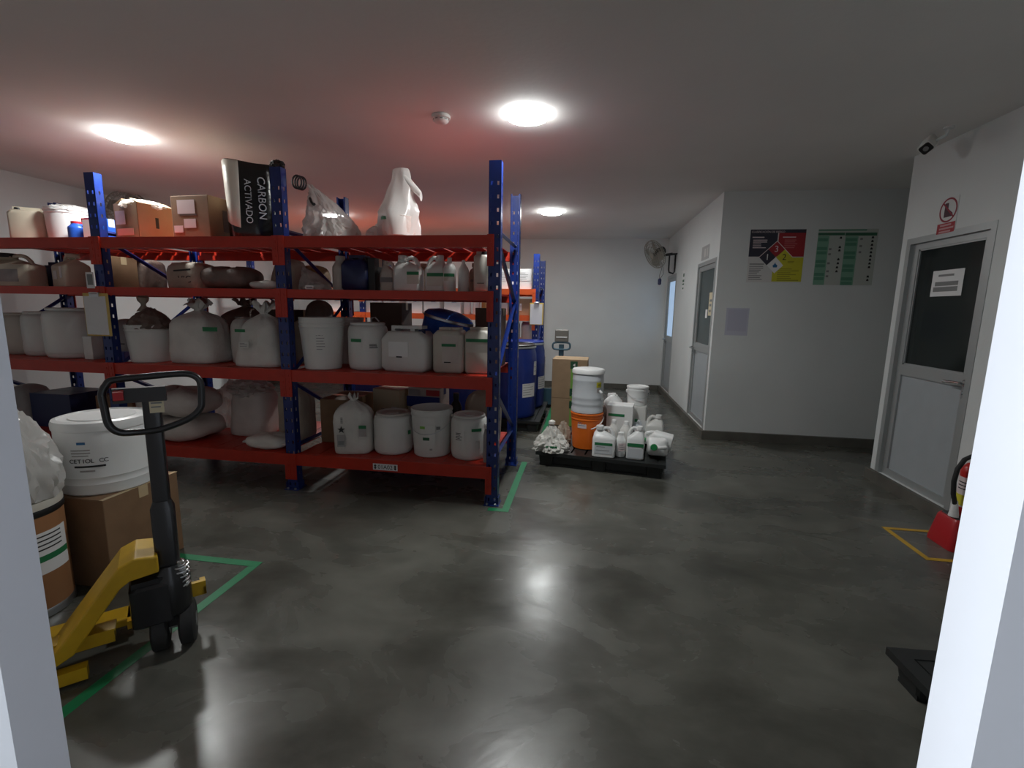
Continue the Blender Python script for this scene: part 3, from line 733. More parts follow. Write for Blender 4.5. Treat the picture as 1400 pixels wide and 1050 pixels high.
t2 = MB().box(-.031, .031, -.001, .001, -.012, .012); t2 = t2.build('price_card', PAPER); t2.location = (-1.957, 3.185, Z2 + .016); tag(t2, 'small white card standing on the second shelf edge', 'card')
b = MB(); b.box(-.024, .024, -.0018, -.001, -.005, .005); b.build('print_lines', INKG, t2, False)
bottle('beige round jug left of the navy can, second shelf', (-1.866, 3.47, Z2 + e), .062, .262, NAT, NAT, 'round_jug', neck=.55, capr=.58)
jerrycan('big navy blue jerrycan on the second shelf', (-1.70, 3.45, Z2 + e), .20, .22, .262, NAVY, BLACK)
carton('black box standing right of the navy jerrycan, second shelf', (-1.572, 3.47, Z2 + e), .055, .20, .24, BLACK, name='black_box', cat='box')
t = jug('small beige jug with dark band right of the black box, second shelf', (-1.475, 3.46, Z2 + e), .115, .10, .225, NAT, NAT, group=G2); flat_label(t, 0, -.053, .085, .10, .035, INKG)
t = jug('white jug with wide handle and green band left of the tan bottle, second shelf', (-1.285, 3.37, Z2 + e), .205, .12, .256, WHITE, WHITE, 0, 1, group=G2); flat_label(t, .055, -.062, .095, .09, .085, NAT, .022)
bottle('tan bottle squeezed between two white jugs, second shelf', (-1.225, 3.53, Z2 + e), .045, .214, SACKT, SACKT, group=G2); 
t = jug('white square jug with high handle and torn green label, second shelf', (-1.075, 3.37, Z2 + e), .150, .12, .257, WHITE, WHITE, 0, -1, group=G2); flat_label(t, .01, -.062, .085, .12, .09, NAT, .024)
t = bottle('slim white bottle with green band right of the torn label jug, second shelf', (-.963, 3.32, Z2 + e), .044, .236, WHITE, WHITE, group=G2, neck=.38, capr=.36); curved_label(t, .044, .10, .085, .05, -80, NAT, .022)
t = bottle('slim plain white bottle near the right end of the second shelf', (-.872, 3.36, Z2 + e), .040, .222, WHITE, WHITE, group=G2, neck=.42, capr=.30)
t = bottle('tan bottle with dark band behind the plain white bottle, second shelf', (-.815, 3.46, Z2 + e), .040, .211, SACKT, SACKT, group=G2); curved_label(t, .04, .085, .05, .016, -90, INKG)
t = jerrycan('tall beige can with black cap at the right end of the second shelf', (-.728, 3.345, Z2 + e), .105, .14, .278, NAT, BLACK, cham=.12, capx=.12, hrise=.09); flat_label(t, .0, -.072, .06, .05, .004, INK)
MB().box(-.045, .045, -.0712, -.0702, .02, .07)

# ------------------------------------------------------------------ third shelf
G3 = 'white drums at the left of the third shelf'
keg('grey beige drum at the far left of the third shelf', (-4.995, 3.55, Z3 + e), .14, .36, NAT, handles=False, group=G3)
keg('white barrel drum second from the left on the third shelf', (-4.69, 3.52, Z3 + e), .158, .377, WHITE, handles=False, group=G3)
keg('largest white drum left of the clipboard on the third shelf', (-4.31, 3.47, Z3 + e), .215, .415, WHITE, handles=False, group=G3)
carton('narrow white box beside the leftmost post under the clipboard', (-4.03, 3.38, Z3 + e), .085, .14, .185, WHITE, name='white_box', cat='box', tapem=PAPER)
t = sack('grey sack right of the leftmost post, third shelf', (-3.905, 3.56, Z3 + e), .23, .22, .33, SACKG, seed=21, tied=False)
t = carton('small bright blue box low behind the grey sack, third shelf', (-3.785, 3.36, Z3 + e), .11, .10, .065, BLUEP, R(20), 'blue_box', cat='box', tapem=BLUEP)
t = pail('white pail topped by a knotted dark bag, third shelf', (-3.475, 3.35, Z3 + e), .165, .30, WHITE, lid=False, bail=False, taper=.82, fill=.9)
crumple_part('bag', (.33, .33, .16), SACKB, t, 22, 4, .2, 2.5, top=lambda z: 1.05 - .6 * z, off=(.02, 0, .265))
MB().at(-.03, 0, .41).lathe([(.05, -.01), (.018, .035), (.018, .05), (.038, .075), (.042, .10), (.025, .118), (.001, .12)], 14).build('knot', SACKT, t)
flat_label(t, -.07, -.172, .15, .035, .008, INK)
t = sack('widest white sack with gathered top and green label, third shelf', (-3.09, 3.44, Z3 + e), .41, .34, .49, SACK, seed=23, tied=True, neck=.85, tuft=1.1, tap=.12, wr=.05)
o = MB().patch(.50, -.017, .017, -90, .115, 6).build('green_label', GREENL, t); o.location = (.15, .338, .275); o.rotation_euler = (0, 0, R(8))
t = sack('narrow untied sack between the two tied white sacks, third shelf', (-2.78, 3.56, Z3 + e), .155, .22, .37, SACK, seed=24, tied=False)
t = sack('tied white sack with small green label left of the middle post, third shelf', (-2.475, 3.36, Z3 + e), .38, .27, .48, SACK, seed=25, tied=True, neck=.84, tuft=1.0, tilt=.06, tap=.28, wr=.05)
o = flat_label(t, -.08, -.148, .275, .085, .022, GREENL); flat_label(t, -.055, -.148, .17, .08, .05, SACK, nl=3, ink=INKG)
o = MB(); lines(o, .12, 0, 2, .014, .004, 3); o = o.build('print_lines', INKG, t, False); o.location = (-.07, -.128, .375)
sack('tan bag peeking out right behind the middle post, third shelf', (-2.29, 3.64, Z3 + e), .18, .20, .36, SACKT, seed=26, tied=False)
t = pail('open white bucket with green label right of the middle post, third shelf', (-1.965, 3.34, Z3 + e), .165, .388, WHITE, lid=False, bail=False, taper=.80, rimh=.17, fill=.5); curved_label(t, .152, .215, .085, .16, -62, WHITE, .024, 6, 3)
t = pail('reddish shaded bucket behind the open white bucket, third shelf', (-1.93, 3.70, Z3 + e), .112, .379, SACKP, lid=True, bail=False, taper=.85)
t = keg('white keg with green label and wire handle, third shelf', (-1.635, 3.42, Z3 + e), .148, .352, WHITE, handles=False); curved_label(t, .1545, .20, .09, .07, -100, WHITE, .024, 0); curved_label(t, .1545, .185, .075, .05, -50, WHITE, None, 4, 5, INK)
MB().tube([(.03, 0, .35), (.04, -.02, .385), (.07, -.02, .39), (.09, 0, .36)], .005, 6).build('wire_handle', STEEL, t)
t = jerrycan('largest white eight sided jerrycan with front label, third shelf', (-1.30, 3.41, Z3 + e), .355, .24, .335, WHITE, NAVY, cham=.16, capx=.30, hrise=.12, rz=R(-4)); flat_label(t, -.035, -.1215, .165, .155, .11, WHITE2, None, 0); flat_label(t, -.03, -.1225, .11, .045, .010, INK)
t = jerrycan('white can with dark green sticker right of the eight sided jerrycan, third shelf', (-.978, 3.41, Z3 + e), .225, .20, .33, NAT, NAT, cham=.15, capx=.0, hrise=.06); flat_label(t, .02, -.1015, .175, .12, .20, SACKP); flat_label(t, .01, -.1035, .205, .105, .020, GREENL, rz=0); flat_label(t, 0, -.1035, .08, .05, .008, INK)
t = jerrycan('white can with dark green sticker beside the right end post, third shelf', (-.765, 3.43, Z3 + e), .185, .20, .335, NAT, NAT, cham=.15, capx=.0, hrise=.06); flat_label(t, .0, -.1015, .205, .16, .10, NAT, .024)
carton('dark brown carton behind the wire handled keg, third shelf', (-1.655, 3.92, Z3 + e), .28, .24, .505, DKBOX)
t = thing('tilted_blue_drum', 'blue plastic drum lid leaning behind the white jerrycans, third shelf', 'drum lid', (-1.20, 3.84, Z3 + e))
o = MB().lathe([(.19, 0), (.20, .012), (.20, .30), (.205, .31), (.205, .335), (.18, .36), (.10, .385), (.001, .39)], 36).build('body', BLUEB, t); o.location = (0, 0, .07); o.rotation_euler = (0, R(14), 0)
o = MB().lathe([(.206, .0), (.211, .004), (.211, .022), (.206, .026)], 36, False, False).build('clamp_ring', STEEL, t); o.location = (.076, 0, .365); o.rotation_euler = (0, R(14), 0)
carton('dark brown carton behind the right hand cans, third shelf', (-.785, 3.94, Z3 + e), .22, .22, .475, DKBOX)
t = sack('brown sack sticking up behind the open white bucket, third shelf', (-2.325, 3.92, Z3 + e), .22, .20, .52, SACKB, seed=28, tied=False)
t = sack('dark brown sack behind the widest white sack, third shelf', (-3.02, 3.90, Z3 + e), .48, .26, .50, SACKB, seed=29, tied=True, neck=.9)
t = carton('dark box lying behind the narrow untied sack, third shelf', (-2.60, 3.92, Z3 + e), .27, .3, .43, DKBOX)

# ------------------------------------------------------------------ bottom shelf
t = carton('dark brown carton right of the middle post, bottom shelf', (-1.975, 3.72, Z0 + e), .28, .42, .36, KRAFTD, R(0))
pr = MB()
for k in range(6): pr.box(.0 + k * .024, .008 + k * .024, -.2215, -.2205, .03, .20)
pr.build('printed_bars', DKBOX, t, False)
t = sack('white sack with black star and green label, bottom shelf', (-1.735, 3.345, Z0 + e), .285, .22, .44, SACK, R(14), seed=31, tied=True, neck=.91, tuft=.6, wr=.03)
st = []
for k in range(10):
    rr_ = .030 if k % 2 == 0 else .012; st.append((rr_ * sin(k * pi / 5), rr_ * cos(k * pi / 5)))
o = MB().prism(st, -.0015, 0).build('star_mark', INK, t, False); o.location = (-.065, -.134, .20); o.rotation_euler = (0, 0, 0)
o = MB(); [o.box(-.008, .008, -.0015, 0, .012 * k, .012 * k + .007) for k in range(4)]; o = o.build('print_lines', INKG, t, False); o.location = (-.06, -.134, .25)
o = MB().box(-.028, .028, -.001, .001, -.045, .045).build('stamp_frame', SACKG, t, False); o.location = (-.07, -.134, .115)
MB().box(-.02, .02, -.0022, -.0012, -.03, .0).build('stamp_print', INKG, o, False)
o = flat_label(t, .09, -.135, .19, .055, .085, SACKG, .025)
t = keg('plain white barrel keg right of the star sack, bottom shelf', (-1.445, 3.41, Z0 + e), .148, .315, WHITE, handles=False, lidm=SACKP)
curved_label(t, .161, .17, .03, .03, -20, GREENL)
t = pail('open white pail with green marks and hanging bail, bottom shelf', (-1.135, 3.42, Z0 + e), .160, .365, WHITE, lid=False, bail=True, taper=.86, rimh=.12, fill=.75)
curved_label(t, .158, .185, .12, .14, -85, WHITE, None, 0); curved_label(t, .161, .235, .04, .02, -98, GREENT); curved_label(t, .160, .15, .05, .022, -88, GREEND); curved_label(t, .16, .23, .03, .022, -55, INKG); curved_label(t, .159, .07, .02, .012, -75, SACKG)
t = keg('white keg with green label at the right end of the bottom shelf', (-.835, 3.40, Z0 + e), .138, .33, WHITE, handles=False)
curved_label(t, .1475, .20, .08, .09, -55, WHITE, .022, 0); curved_label(t, .1475, .185, .075, .075, -105, WHITE, None, 5, 7, INK)
t = bottle('small bottle with bright white cap by the right end post, bottom shelf', (-.675, 3.28, Z0 + e), .026, .29, SACKG, WHITE2, neck=.6, capr=.85)
t = carton('cream carton with printed side behind the white keg, bottom shelf', (-1.655, 3.93, Z0 + e), .28, .22, .405, CREAMB, R(-14))
o = flat_label(t, .10, -.132, .23, .055, .07, PAPER, None, 3, ink=INK); flat_label(t, .0, -.132, .22, .09, .07, CREAMB, None, 4, ink=INKG)
t = carton('blue and red printed carton behind the open pail, bottom shelf', (-1.33, 3.93, Z0 + e), .30, .20, .43, SACKP, R(-6), 'printed_carton', tapem=BLUEP)
MB().box(-.151, .151, -.1215, -.1195, .27, .36).build('blue_stripe', BLUEP, t, False); MB().box(.03, .151, -.1225, -.1195, .37, .42).build('red_stripe', REDP, t, False); flat_label(t, -.08, -.122, .395, .10, .05, SACKG)
t = sack('tan sack standing behind the right hand keg, bottom shelf', (-.83, 3.86, Z0 + e), .30, .22, .43, SACKT, seed=34, tied=False)
t = bottle('black bottle with grey trigger behind the open pail, bottom shelf', (-1.06, 3.84, Z0 + e), .05, .40, BLACK, BLACK, neck=.4, capr=.5)
t = pillow('large pinkish sack lying on top of another behind the pallet jack handle', (-3.33, 3.44, Z0 + .20), .56, .46, .21, SACKP, seed=35, seam=False, slope=.0)
t = pillow('large pinkish sack underneath another behind the pallet jack handle', (-3.32, 3.44, Z0 + e), .58, .48, .18, SACKP, seed=36, seam=False)
t = crumple('clear_bag', 'crumpled clear bag at the right end of the lying pinkish sacks', 'plastic bag', (-3.18, 3.84, Z0 + e), (.26, .24, .40), FILM, 37, 4, .32, 3.2)
t = sack('pink white sack leaning with torn film on top, bottom shelf', (-2.83, 3.66, Z0 + e), .34, .28, .41, SACKP, seed=38, tied=False, lean=-.04, tilt=.15)
crumple_part('film', (.36, .28, .14), FILM, t, 39, 4, .35, 3.4, off=(-.05, .05, .32))
t = sack('tall tan sack with tied neck left of the middle post, bottom shelf', (-2.38, 3.60, Z0 + e), .25, .24, .54, SACKT, seed=40, tied=True, neck=.86, tuft=.6)
t = pillow('flat white folded sack on the shelf edge left of the middle post', (-2.43, 3.31, Z0 + e), .34, .24, .105, SACK, seed=41, seam=True)
t = carton('navy crate at the far left of the bottom shelf behind the white drum', (-4.65, 3.62, Z0 + e), .42, .36, .30, NAVY, name='navy_crate', cat='crate', tapem=NAVY)
t = carton('dark brown carton behind the navy crate on the bottom shelf', (-4.12, 3.72, Z0 + e), .38, .34, .28, KRAFTD)
t = sack('pale sack left of the navy crate, bottom shelf', (-5.01, 3.55, Z0 + e), .24, .26, .36, SACKG, seed=42, tied=False)

# clipboards hung on the posts
def clipboard(label, loc, w, h, rz=0, board=GOLDP):
    t = thing('clipboard', label, 'clipboard', loc, rz, 'clipboards hanging on the racks')
    MB().rbox(w, .005, [(-h / 2, .004), (-h / 2 + .006, 0), (h / 2 - .006, 0), (h / 2, .004)], .002, 1).build('board', board, t, False)
    MB().box(-w * .46, w * .40, -.0052, -.0027, -h * .47, h * .43).build('paper', PAPER, t, False)
    c = MB().box(-w * .18, w * .18, -.013, -.0027, h * .41, h * .52); c.at(0, -.012, h * .50, ry=pi / 2).lathe([(.008, -w * .16), (.008, w * .16)], 10)
    c.build('clip', STEEL, t, False); return t
clipboard('clipboard with blank papers hanging on the leftmost post of the front rack', (-3.706, YF - .018, 1.298), .225, .325, 0)
t2 = MB().box(-.035, .035, -.001, .001, -.06, .06).build('tag_card', PAPER); t2.location = (-3.742, YF - .012, 1.557); tag(t2, 'small white card above the clipboard on the leftmost post', 'card')
b = MB(); b.box(-.024, .024, -.0018, -.001, -.035, .045); b.build('print_block', INKG, t2, False)
clipboard('clipboard with yellow board hanging on the end post of the second rack', (-.66, 6.482, 1.335), .19, .30)

# ------------------------------------------------------------------ second rack and drums behind
for k, (x, lab) in enumerate(((-1.10, 'left white wrapped box on the top tier of the second rack'), (-.845, 'right white wrapped box on the top tier of the second rack'))):
    t = carton(lab, (x, 6.68, 1.666), .225, .26, .27, WHITE2, R(3 - 5 * k), 'wrapped_box', 'white boxes on the second rack', cat='box', tapem=PAPER)
    flat_label(t, 0, -.132, .17, .16, .12, PAPER, None, 5, seed=k, ink=INKG)
t = carton('kraft carton with white label on the second tier of the second rack', (-.90, 6.70, 1.311), .30, .30, .225, KRAFT); flat_label(t, -.05, -.152, .11, .15, .10, PAPER)
for k, x in enumerate((-3.62, -3.35, -3.03, -2.76, -2.42, -2.16, -1.86)):
    if k == 1: continue
    t = carton(('white carton %s on the lower tier, second rack' % ['at the far left', '', 'just right of the blue post', 'second to the right of the blue post', 'third to the right of the blue post', 'fourth to the right of the blue post', 'just left of the two white bottles'][k]),
               (x, 6.68, 1.311), .235, .28, .24, WHITE2, 0, 'white_carton', 'white boxes on the second rack', tapem=PAPER)
    flat_label(t, .03, -.142, .17, .09, .05, PAPER, None, 2, seed=k, ink=INKB)
for k, x in enumerate((-1.66, -1.53)): bottle(('left', 'right')[k] + ' one of two white bottles on the second rack beside the orange jar', (x, 6.62, 1.311), .055, .26, WHITE2, group='bottles on the second rack')
bottle('orange jar on the second rack above the tilted blue drum', (-1.36, 6.64, 1.311), .10, .25, mat('amber_plastic', (.45, .20, .05), .35), name='orange_jar', neck=.7, capr=.75)
sack('white bag right of the orange jar on the second rack', (-1.14, 6.66, 1.311), .16, .2, .25, WHITE2, seed=51, tied=False)
for x in (-1.0, -.78): pass
rb3 = [('left', -1.02), ('right', -.80)]
for k, (s_, x) in enumerate(rb3):
    t = keg(s_ + ' pinkish keg on the low shelf above the tops of the blue drums', (x, 6.74, .951), .10, .27, SACKP, handles=False, group='kegs behind the blue drums')
def pallet(label, loc, w, d, h, rz=0, m=DPALLET, n=7):
    t = thing('plastic_pallet', label, 'pallet', loc, rz, 'black plastic pallets')
    f = MB(); r_ = .06
    for a in ((-w / 2, w / 2, -d / 2, -d / 2 + r_), (-w / 2, w / 2, d / 2 - r_, d / 2), (-w / 2, -w / 2 + r_, -d / 2 + r_, d / 2 - r_), (w / 2 - r_, w / 2, -d / 2 + r_, d / 2 - r_)): f.box(*a, h - .03, h)
    f.build('deck_rim', m, t, False)
    p = (w - 2 * r_) / n
    for k in range(n):
        x = -w / 2 + r_ + p * (k + .5); MB().box(-p / 2 + .008, p / 2 - .008, -d / 2 + r_, d / 2 - r_, h - .026, h - .003).build('deck_slat', m, t, False).location = (x, 0, 0)
    sk = MB(); i_ = .05
    for a in ((-w / 2 + i_, w / 2 - i_, -d / 2 + i_, -d / 2 + i_ + .02), (-w / 2 + i_, w / 2 - i_, d / 2 - i_ - .02, d / 2 - i_), (-w / 2 + i_, -w / 2 + i_ + .02, -d / 2 + i_, d / 2 - i_), (w / 2 - i_ - .02, w / 2 - i_, -d / 2 + i_, d / 2 - i_)): sk.box(*a, .02, h - .03)
    sk.build('skirt', m, t, False)
    for ix in (-1, 0, 1):
        for iy in (-1, 0, 1):
            MB().at(ix * (w / 2 - .09), iy * (d / 2 - .09), 0).rbox(.14, .14, [(0, .012), (h - .03, 0)], .02, 2).build('block', m, t, False)
    for iy in (-1, 0, 1): MB().box(-w / 2 + .03, w / 2 - .03, iy * (d / 2 - .09) - .05, iy * (d / 2 - .09) + .05, 0.0, .018).build('bottom_runner', m, t, False)
    return t
pallet('black pallet under the blue drums behind the front rack', (-1.08, 5.86, 0), 1.22, 1.22, .13)
pallet('black pallet under the blue drums further left behind the front rack', (-2.42, 5.86, 0), 1.2, 1.22, .13)
def steel_drum(label, x, y, m=BLUEP, lidm=BLACK, paper=True, la=-50):
    t = thing('blue_drum', label, 'drum', (x, y, .131), 0, 'blue chemical drums')
    r, h = .285, .86
    MB().lathe([(r * .94, 0), (r * .97, .01), (r, .05), (r * 1.02, h * .3), (r * 1.03, h * .33), (r * 1.02, h * .36), (r * 1.02, h * .62), (r * 1.03, h * .65), (r * 1.02, h * .68), (r * .99, h * .86), (r * .93, h * .95), (r * .92, h * .965)], 44).build('body', m, t)
    MB().lathe([(r * .95, h * .955), (r * .96, h * .96), (r * .96, h * .99), (r * .92, h), (r * .86, h), (r * .84, h - .012), (.001, h - .012)], 44).build('lid', lidm, t)
    MB().lathe([(r * .965, h * .945), (r * .985, h * .95), (r * .985, h * .968), (r * .965, h * .973)], 44, False, False).build('clamp_ring', STEEL, t)
    if paper:
        curved_label(t, r * 1.03, .33, .20, .16, la, PAPER, None, 5, ink=INKG); curved_label(t, r * 1.03, .58, .07, .16, la + 22, PAPER, None, 3, ink=INKG)
    return t
steel_drum('blue drum with black lid and white labels, nearest behind the end of the front rack', -.845, 5.60, la=-38)
steel_drum('blue drum behind the labelled black lidded drum, touching the second rack', -.795, 6.185, lidm=BLUEP, la=-20)
steel_drum('dark blue drum seen under the third shelf behind the star sack', -1.44, 5.62, paper=False, lidm=BLUEP)
steel_drum('dark blue drum seen behind the dark carton on the bottom shelf', -2.10, 5.62, paper=False, lidm=BLUEP)
steel_drum('dark blue drum seen behind the tall tied tan sack on the bottom shelf', -2.72, 5.62, paper=False)
# stacked cartons and a weighing pallet truck
GC = 'two stacked cartons behind the floor pallet'
for k, (z, hh, lab) in enumerate(((0.001, .338, 'lower of the two stacked cartons with green tape, behind the white drum'), (.342, .47, 'upper of the two stacked cartons with green tape, behind the white drum'))):
    t = carton(lab, (-.155, 5.86, z), .42, .40, hh, KRAFT, R(-2), group=GC, tapem=TAPEC)
    MB().box(.015, .085, -.2022, -.2002, .0, hh - .02).build('green_tape', GREENT, t, False)
    for zc in ((hh - .075,) if k == 0 else (hh - .065, .075)):
        o = MB().box(-.042, .042, -.0015, .0005, -.045, .045).build('dark_label', GREEND, t, False); o.location = (.05, -.2025, zc)
        MB().prism([(-.014, 0), (.014, .02), (.014, -.02)], -.0025, -.0016).build('arrow_print', PAPER, o, False)
    MB().box(.2095, .2112, -.10, .05, hh - .08, hh - .03).build('dark_label', GREEND, t, False)
t = thing('weighing_pallet_truck', 'dark upright handle with loop and grey display head behind the stacked cartons', 'pallet truck', (-.315, 6.62, 0))
MB().rbox(.07, .05, [(.15, 0), (.92, 0)], .01, 2).build('column', LTBL, t, False)
MB().at(0, -.01, 0).rbox(.19, .05, [(.955, .012), (.965, 0), (1.115, 0), (1.125, .01)], .012, 3).build('display_head', DIAL, t, False)
MB().box(-.075, .075, -.0375, -.035, 1.015, 1.03).build('display_strip', PAPER, t, False)
MB().tube([(.15 * math.copysign(abs(cos(a)) ** .5, cos(a)) * .8, -.02, .90 + .05 * math.copysign(abs(sin(a)) ** .6, sin(a))) for a in [2 * pi * i / 28 for i in range(28)]], .013, 8, True).build('handle_loop', LTBL, t)
for sx in (-1, 1):
    MB().at(sx * .07, 0, .09, ry=pi / 2).lathe([(.06, -.025), (.085, -.022), (.085, .022), (.06, .025)], 24).build('steer_wheel', RUBBER, t)
MB().rbox(.20, .14, [(.09, .01), (.10, 0), (.24, 0), (.25, .01)], .02, 2).build('pump_body', LTBL, t, False)
for sx in (-1, 1): MB().box(sx * .18 - .075, sx * .18 + .075, .08, 1.2, .05, .09).build('fork', LTBL, t, False)
MB().box(-.255, .255, .05, .10, .05, .28).build('bulkhead', LTBL, t, False)

# ------------------------------------------------------------------ floor pallet with jugs
pz = .136
pallet('black pallet on the open floor carrying the orange bucket and white jugs', (.235, 4.50, 0), 1.12, .98, .135, R(-9), n=8)
GP = 'white jugs and bottles on the floor pallet'
t = pail('bright orange bucket at the left front of the floor pallet', (.05, 4.36, pz), .148, .335, ORANGE, lid=True, taper=.84, rimh=.16, name='orange_bucket', bail=False)
flat = curved_label(t, .1395, .235, .085, .065, -108, PAPERP, None, 2, ink=INKB)
MB().tube([(.152 * cos(R(q)), .158 * sin(R(q)), .285 - .09 * (abs(sin(R(q + 10))) if q < 0 else 0)) for q in range(-75, 12, 5)], .006, 6).build('bail_handle', WHITE2, t)
t = thing('white_drum', 'grey white drum with yellow sticker standing on the orange bucket', 'drum', (.048, 4.36, pz + .336))
r, h = .145, .405
MB().lathe([(r * .95, 0), (r * 1.0, .006), (r * 1.0, .035), (r * .96, .05), (r * .98, .075), (r * 1.0, .085), (r * .98, .095), (r * .98, .13), (r, .14), (r * .98, .15), (r * .97, h * .72), (r * .985, h * .74), (r * .97, h * .76), (r * .96, h * .9)], 40).build('body', GREYP, t)
MB().lathe([(r * .97, h * .885), (r * 1.02, h * .89), (r * 1.02, h * .955), (r * .96, h * .985), (r * .7, h), (.001, h + .004)], 40).build('lid', WHITE2, t)
o = curved_label(t, .1425, .265, .055, .045, -47, mat('yellow_sticker', (.55, .50, .03), .5)); MB().patch(.1455, .258, .274, -47, .03).build('sticker_print', mat('olive_ink', (.25, .24, .02), .5), o)
MB().tube([(.105, -.115, .215), (.12, -.13, .20), (.128, -.11, .16), (.132, -.10, .135)], .011, 8).build('lever_handle', WHITE2, t)
curved_label(t, .1425, .215, .03, .03, -50, SACKG)
t = jug('white jug with green band right in front of the orange bucket', (.205, 4.10, pz), .195, .14, .27, WHITE2, WHITE2, R(-6), 1, group=GP); flat_label(t, .0, -.0715, .085, .15, .10, GREYP, .024, 2, ink=INKG)
t = bottle('small round white bottle between the two green banded jugs', (.350, 4.12, pz), .042, .215, WHITE2, WHITE2, group=GP, neck=.62, capr=.62); curved_label(t, .046, .09, .075, .07, -75, PAPERP, None, 3, ink=INKG)
bottle('white bottle behind the green banded jug, left one of the two tall ones', (.295, 4.28, pz), .052, .285, WHITE, WHITE2, group=GP, neck=.5, capr=.40)
bottle('white bottle behind the green banded jug, right one of the two tall ones', (.405, 4.29, pz), .055, .275, WHITE, WHITE2, group=GP, neck=.5, capr=.40)
t = jug('white jug with green band right of the small round bottle', (.473, 4.09, pz), .148, .13, .285, WHITE2, WHITE2, R(-6), -1, group=GP); flat_label(t, .0, -.0665, .13, .135, .03, GREENL, None); flat_label(t, 0, -.0665, .06, .13, .085, GREYP)
# jug lying with its green cap towards the doorway
t = jug('white jug lying on its back at the right front corner, green cap facing out', (.665, 4.02, pz + .075), .17, .15, .24, WHITE2, GREENC, 0, 1, group=GP)
for c in t.children: c.matrix_local = M4.Rotation(R(78), 4, 'X') @ M4.Translation((0, 0, -.13)) @ c.matrix_local
t.location.z = pz + .098; t.location.y = 4.13; t.rotation_euler.z = R(-6)
t = jug('white jug on its side behind the corner jug, green cap to the left', (.70, 4.37, pz + .08), .15, .15, .26, WHITE2, GREENC, 0, 1, group=GP)
for c in t.children: c.matrix_local = M4.Rotation(R(-80), 4, 'Y') @ M4.Translation((0, 0, -.13)) @ c.matrix_local
t.location.z = pz + .098; t.rotation_euler.z = R(-12)
t = jug('clear jug with big handle behind the lying jugs, right edge of pallet', (.70, 4.60, pz), .17, .14, .285, WHITE, WHITE, R(-10), -1, group=GP)
t = jug('white canister with green sticker under the small white pail', (.535, 4.55, pz), .082, .10, .24, GREYP, GREENL, R(-10), 1, group=GP)
t = carton('white packet with green band stacked behind the tall white bottles', (.372, 4.58, pz), .24, .20, .375, WHITE2, R(-9), 'white_packet', cat='packet', tapem=PAPER); flat_label(t, -.03, -.1015, .285, .15, .025, GREENL)
t = thing('white_packet_crate', 'white carton under the small white pail at the back of the floor pallet', 'carton', (.545, 4.80, pz), R(-9))
MB().rbox(.20, .20, [(0, .01), (.01, 0), (.33, 0), (.335, .004)], .02, 3).build('box_body', WHITE, t, False)
MB().box(-.101, .101, -.102, -.1, .10, .20).build('label', PAPER, t, False)
pail('small white lidded pail standing at the back of the floor pallet', (.545, 4.80, pz + .336), .105, .19, WHITE2, True, taper=.88, rimh=.17)
t = COL.objects['plastic_pail'] if False else None
t = sack('brown paper bag tucked between the orange bucket and the white packet', (.205, 4.62, pz), .085, .14, .35, SACKB, seed=61, tied=False)
t = jerrycan('white can with pointed shoulder behind the white packet', (.31, 4.80, pz), .17, .14, .44, WHITE2, WHITE2, R(-9), cham=.38, capx=-.2, hrise=.03, group=GP)
t = crumple('knotted_bag', 'crumpled white bag with knotted top at the left front of the pallet', 'bag', (-.262, 4.20, pz), (.33, .27, .225), SACK, 62, 5, .30, 2.6, top=lambda z: 1.08 - .78 * z, part='body')
MB().lathe([(.03, .19), (.016, .215), (.016, .225), (.032, .24), (.030, .262), (.012, .272), (.001, .273)], 14).build('knot', SACK, t)
o = MB().box(-.05, .05, -.0015, .001, -.008, .008).build('green_label', GREENL, t, False); o.location = (.01, -.128, .055)
t = crumple('tan_bag', 'tan bag between the knotted white bag and the orange bucket', 'bag', (-.165, 4.46, pz), (.15, .15, .20), SACKT, 63, 4, .25, 2.4, top=lambda z: 1.05 - .4 * z, part='body')

# ------------------------------------------------------------------ pallet truck in the foreground
JO = (-1.628, 1.548)
t = thing('pallet_truck', 'yellow pallet truck with black loop handle in the left foreground', 'pallet truck', (JO[0], JO[1], 0), R(-45))
ha = R(39.7) - R(-45)     # handle turned across the forks
hm = MB(); hm.at(0, 0, 0, rz=ha)
hm.rbox(.058, .045, [(.62, .006), (.63, 0), (1.06, 0)], .012, 3); hm.rbox(.078, .06, [(.33, 0), (.60, 0), (.63, .010)], .014, 3)
hm.build('handle_shaft', BLACKM, t, True, 30)
lp = [(-.135, -.03, 1.02), (-.137, -.03, 1.07), (-.122, -.028, 1.102), (-.10, -.026, 1.118), (0, -.024, 1.125), (.10, -.026, 1.130), (.14, -.028, 1.122), (.162, -.03, 1.095), (.162, -.03, 1.03), (.155, -.03, .99), (.12, -.028, .955), (.05, -.02, .925), (0, -.018, .915), (-.05, -.02, .915), (-.10, -.028, .922), (-.128, -.03, .955)]
def smooth_loop(p, k=4):
    o_ = []; n_ = len(p); p = [V(q) for q in p]
    for i in range(n_):
        a_, b_, c_, d_ = p[i - 1], p[i], p[(i + 1) % n_], p[(i + 2) % n_]
        for j in range(k):
            u = j / k; o_.append(.5 * ((2 * b_) + (c_ - a_) * u + (2 * a_ - 5 * b_ + 4 * c_ - d_) * u * u + (3 * b_ - a_ - 3 * c_ + d_) * u ** 3))
    return o_
MB().at(0, 0, 0, rz=ha).tube(smooth_loop(lp), .0128, 10, True).build('handle_loop', BLACKM, t)
MB().at(0, 0, 0, rz=ha).box(-.11, .05, -.032, -.006, 1.03, 1.085).build('release_housing', BLACKM, t, False)
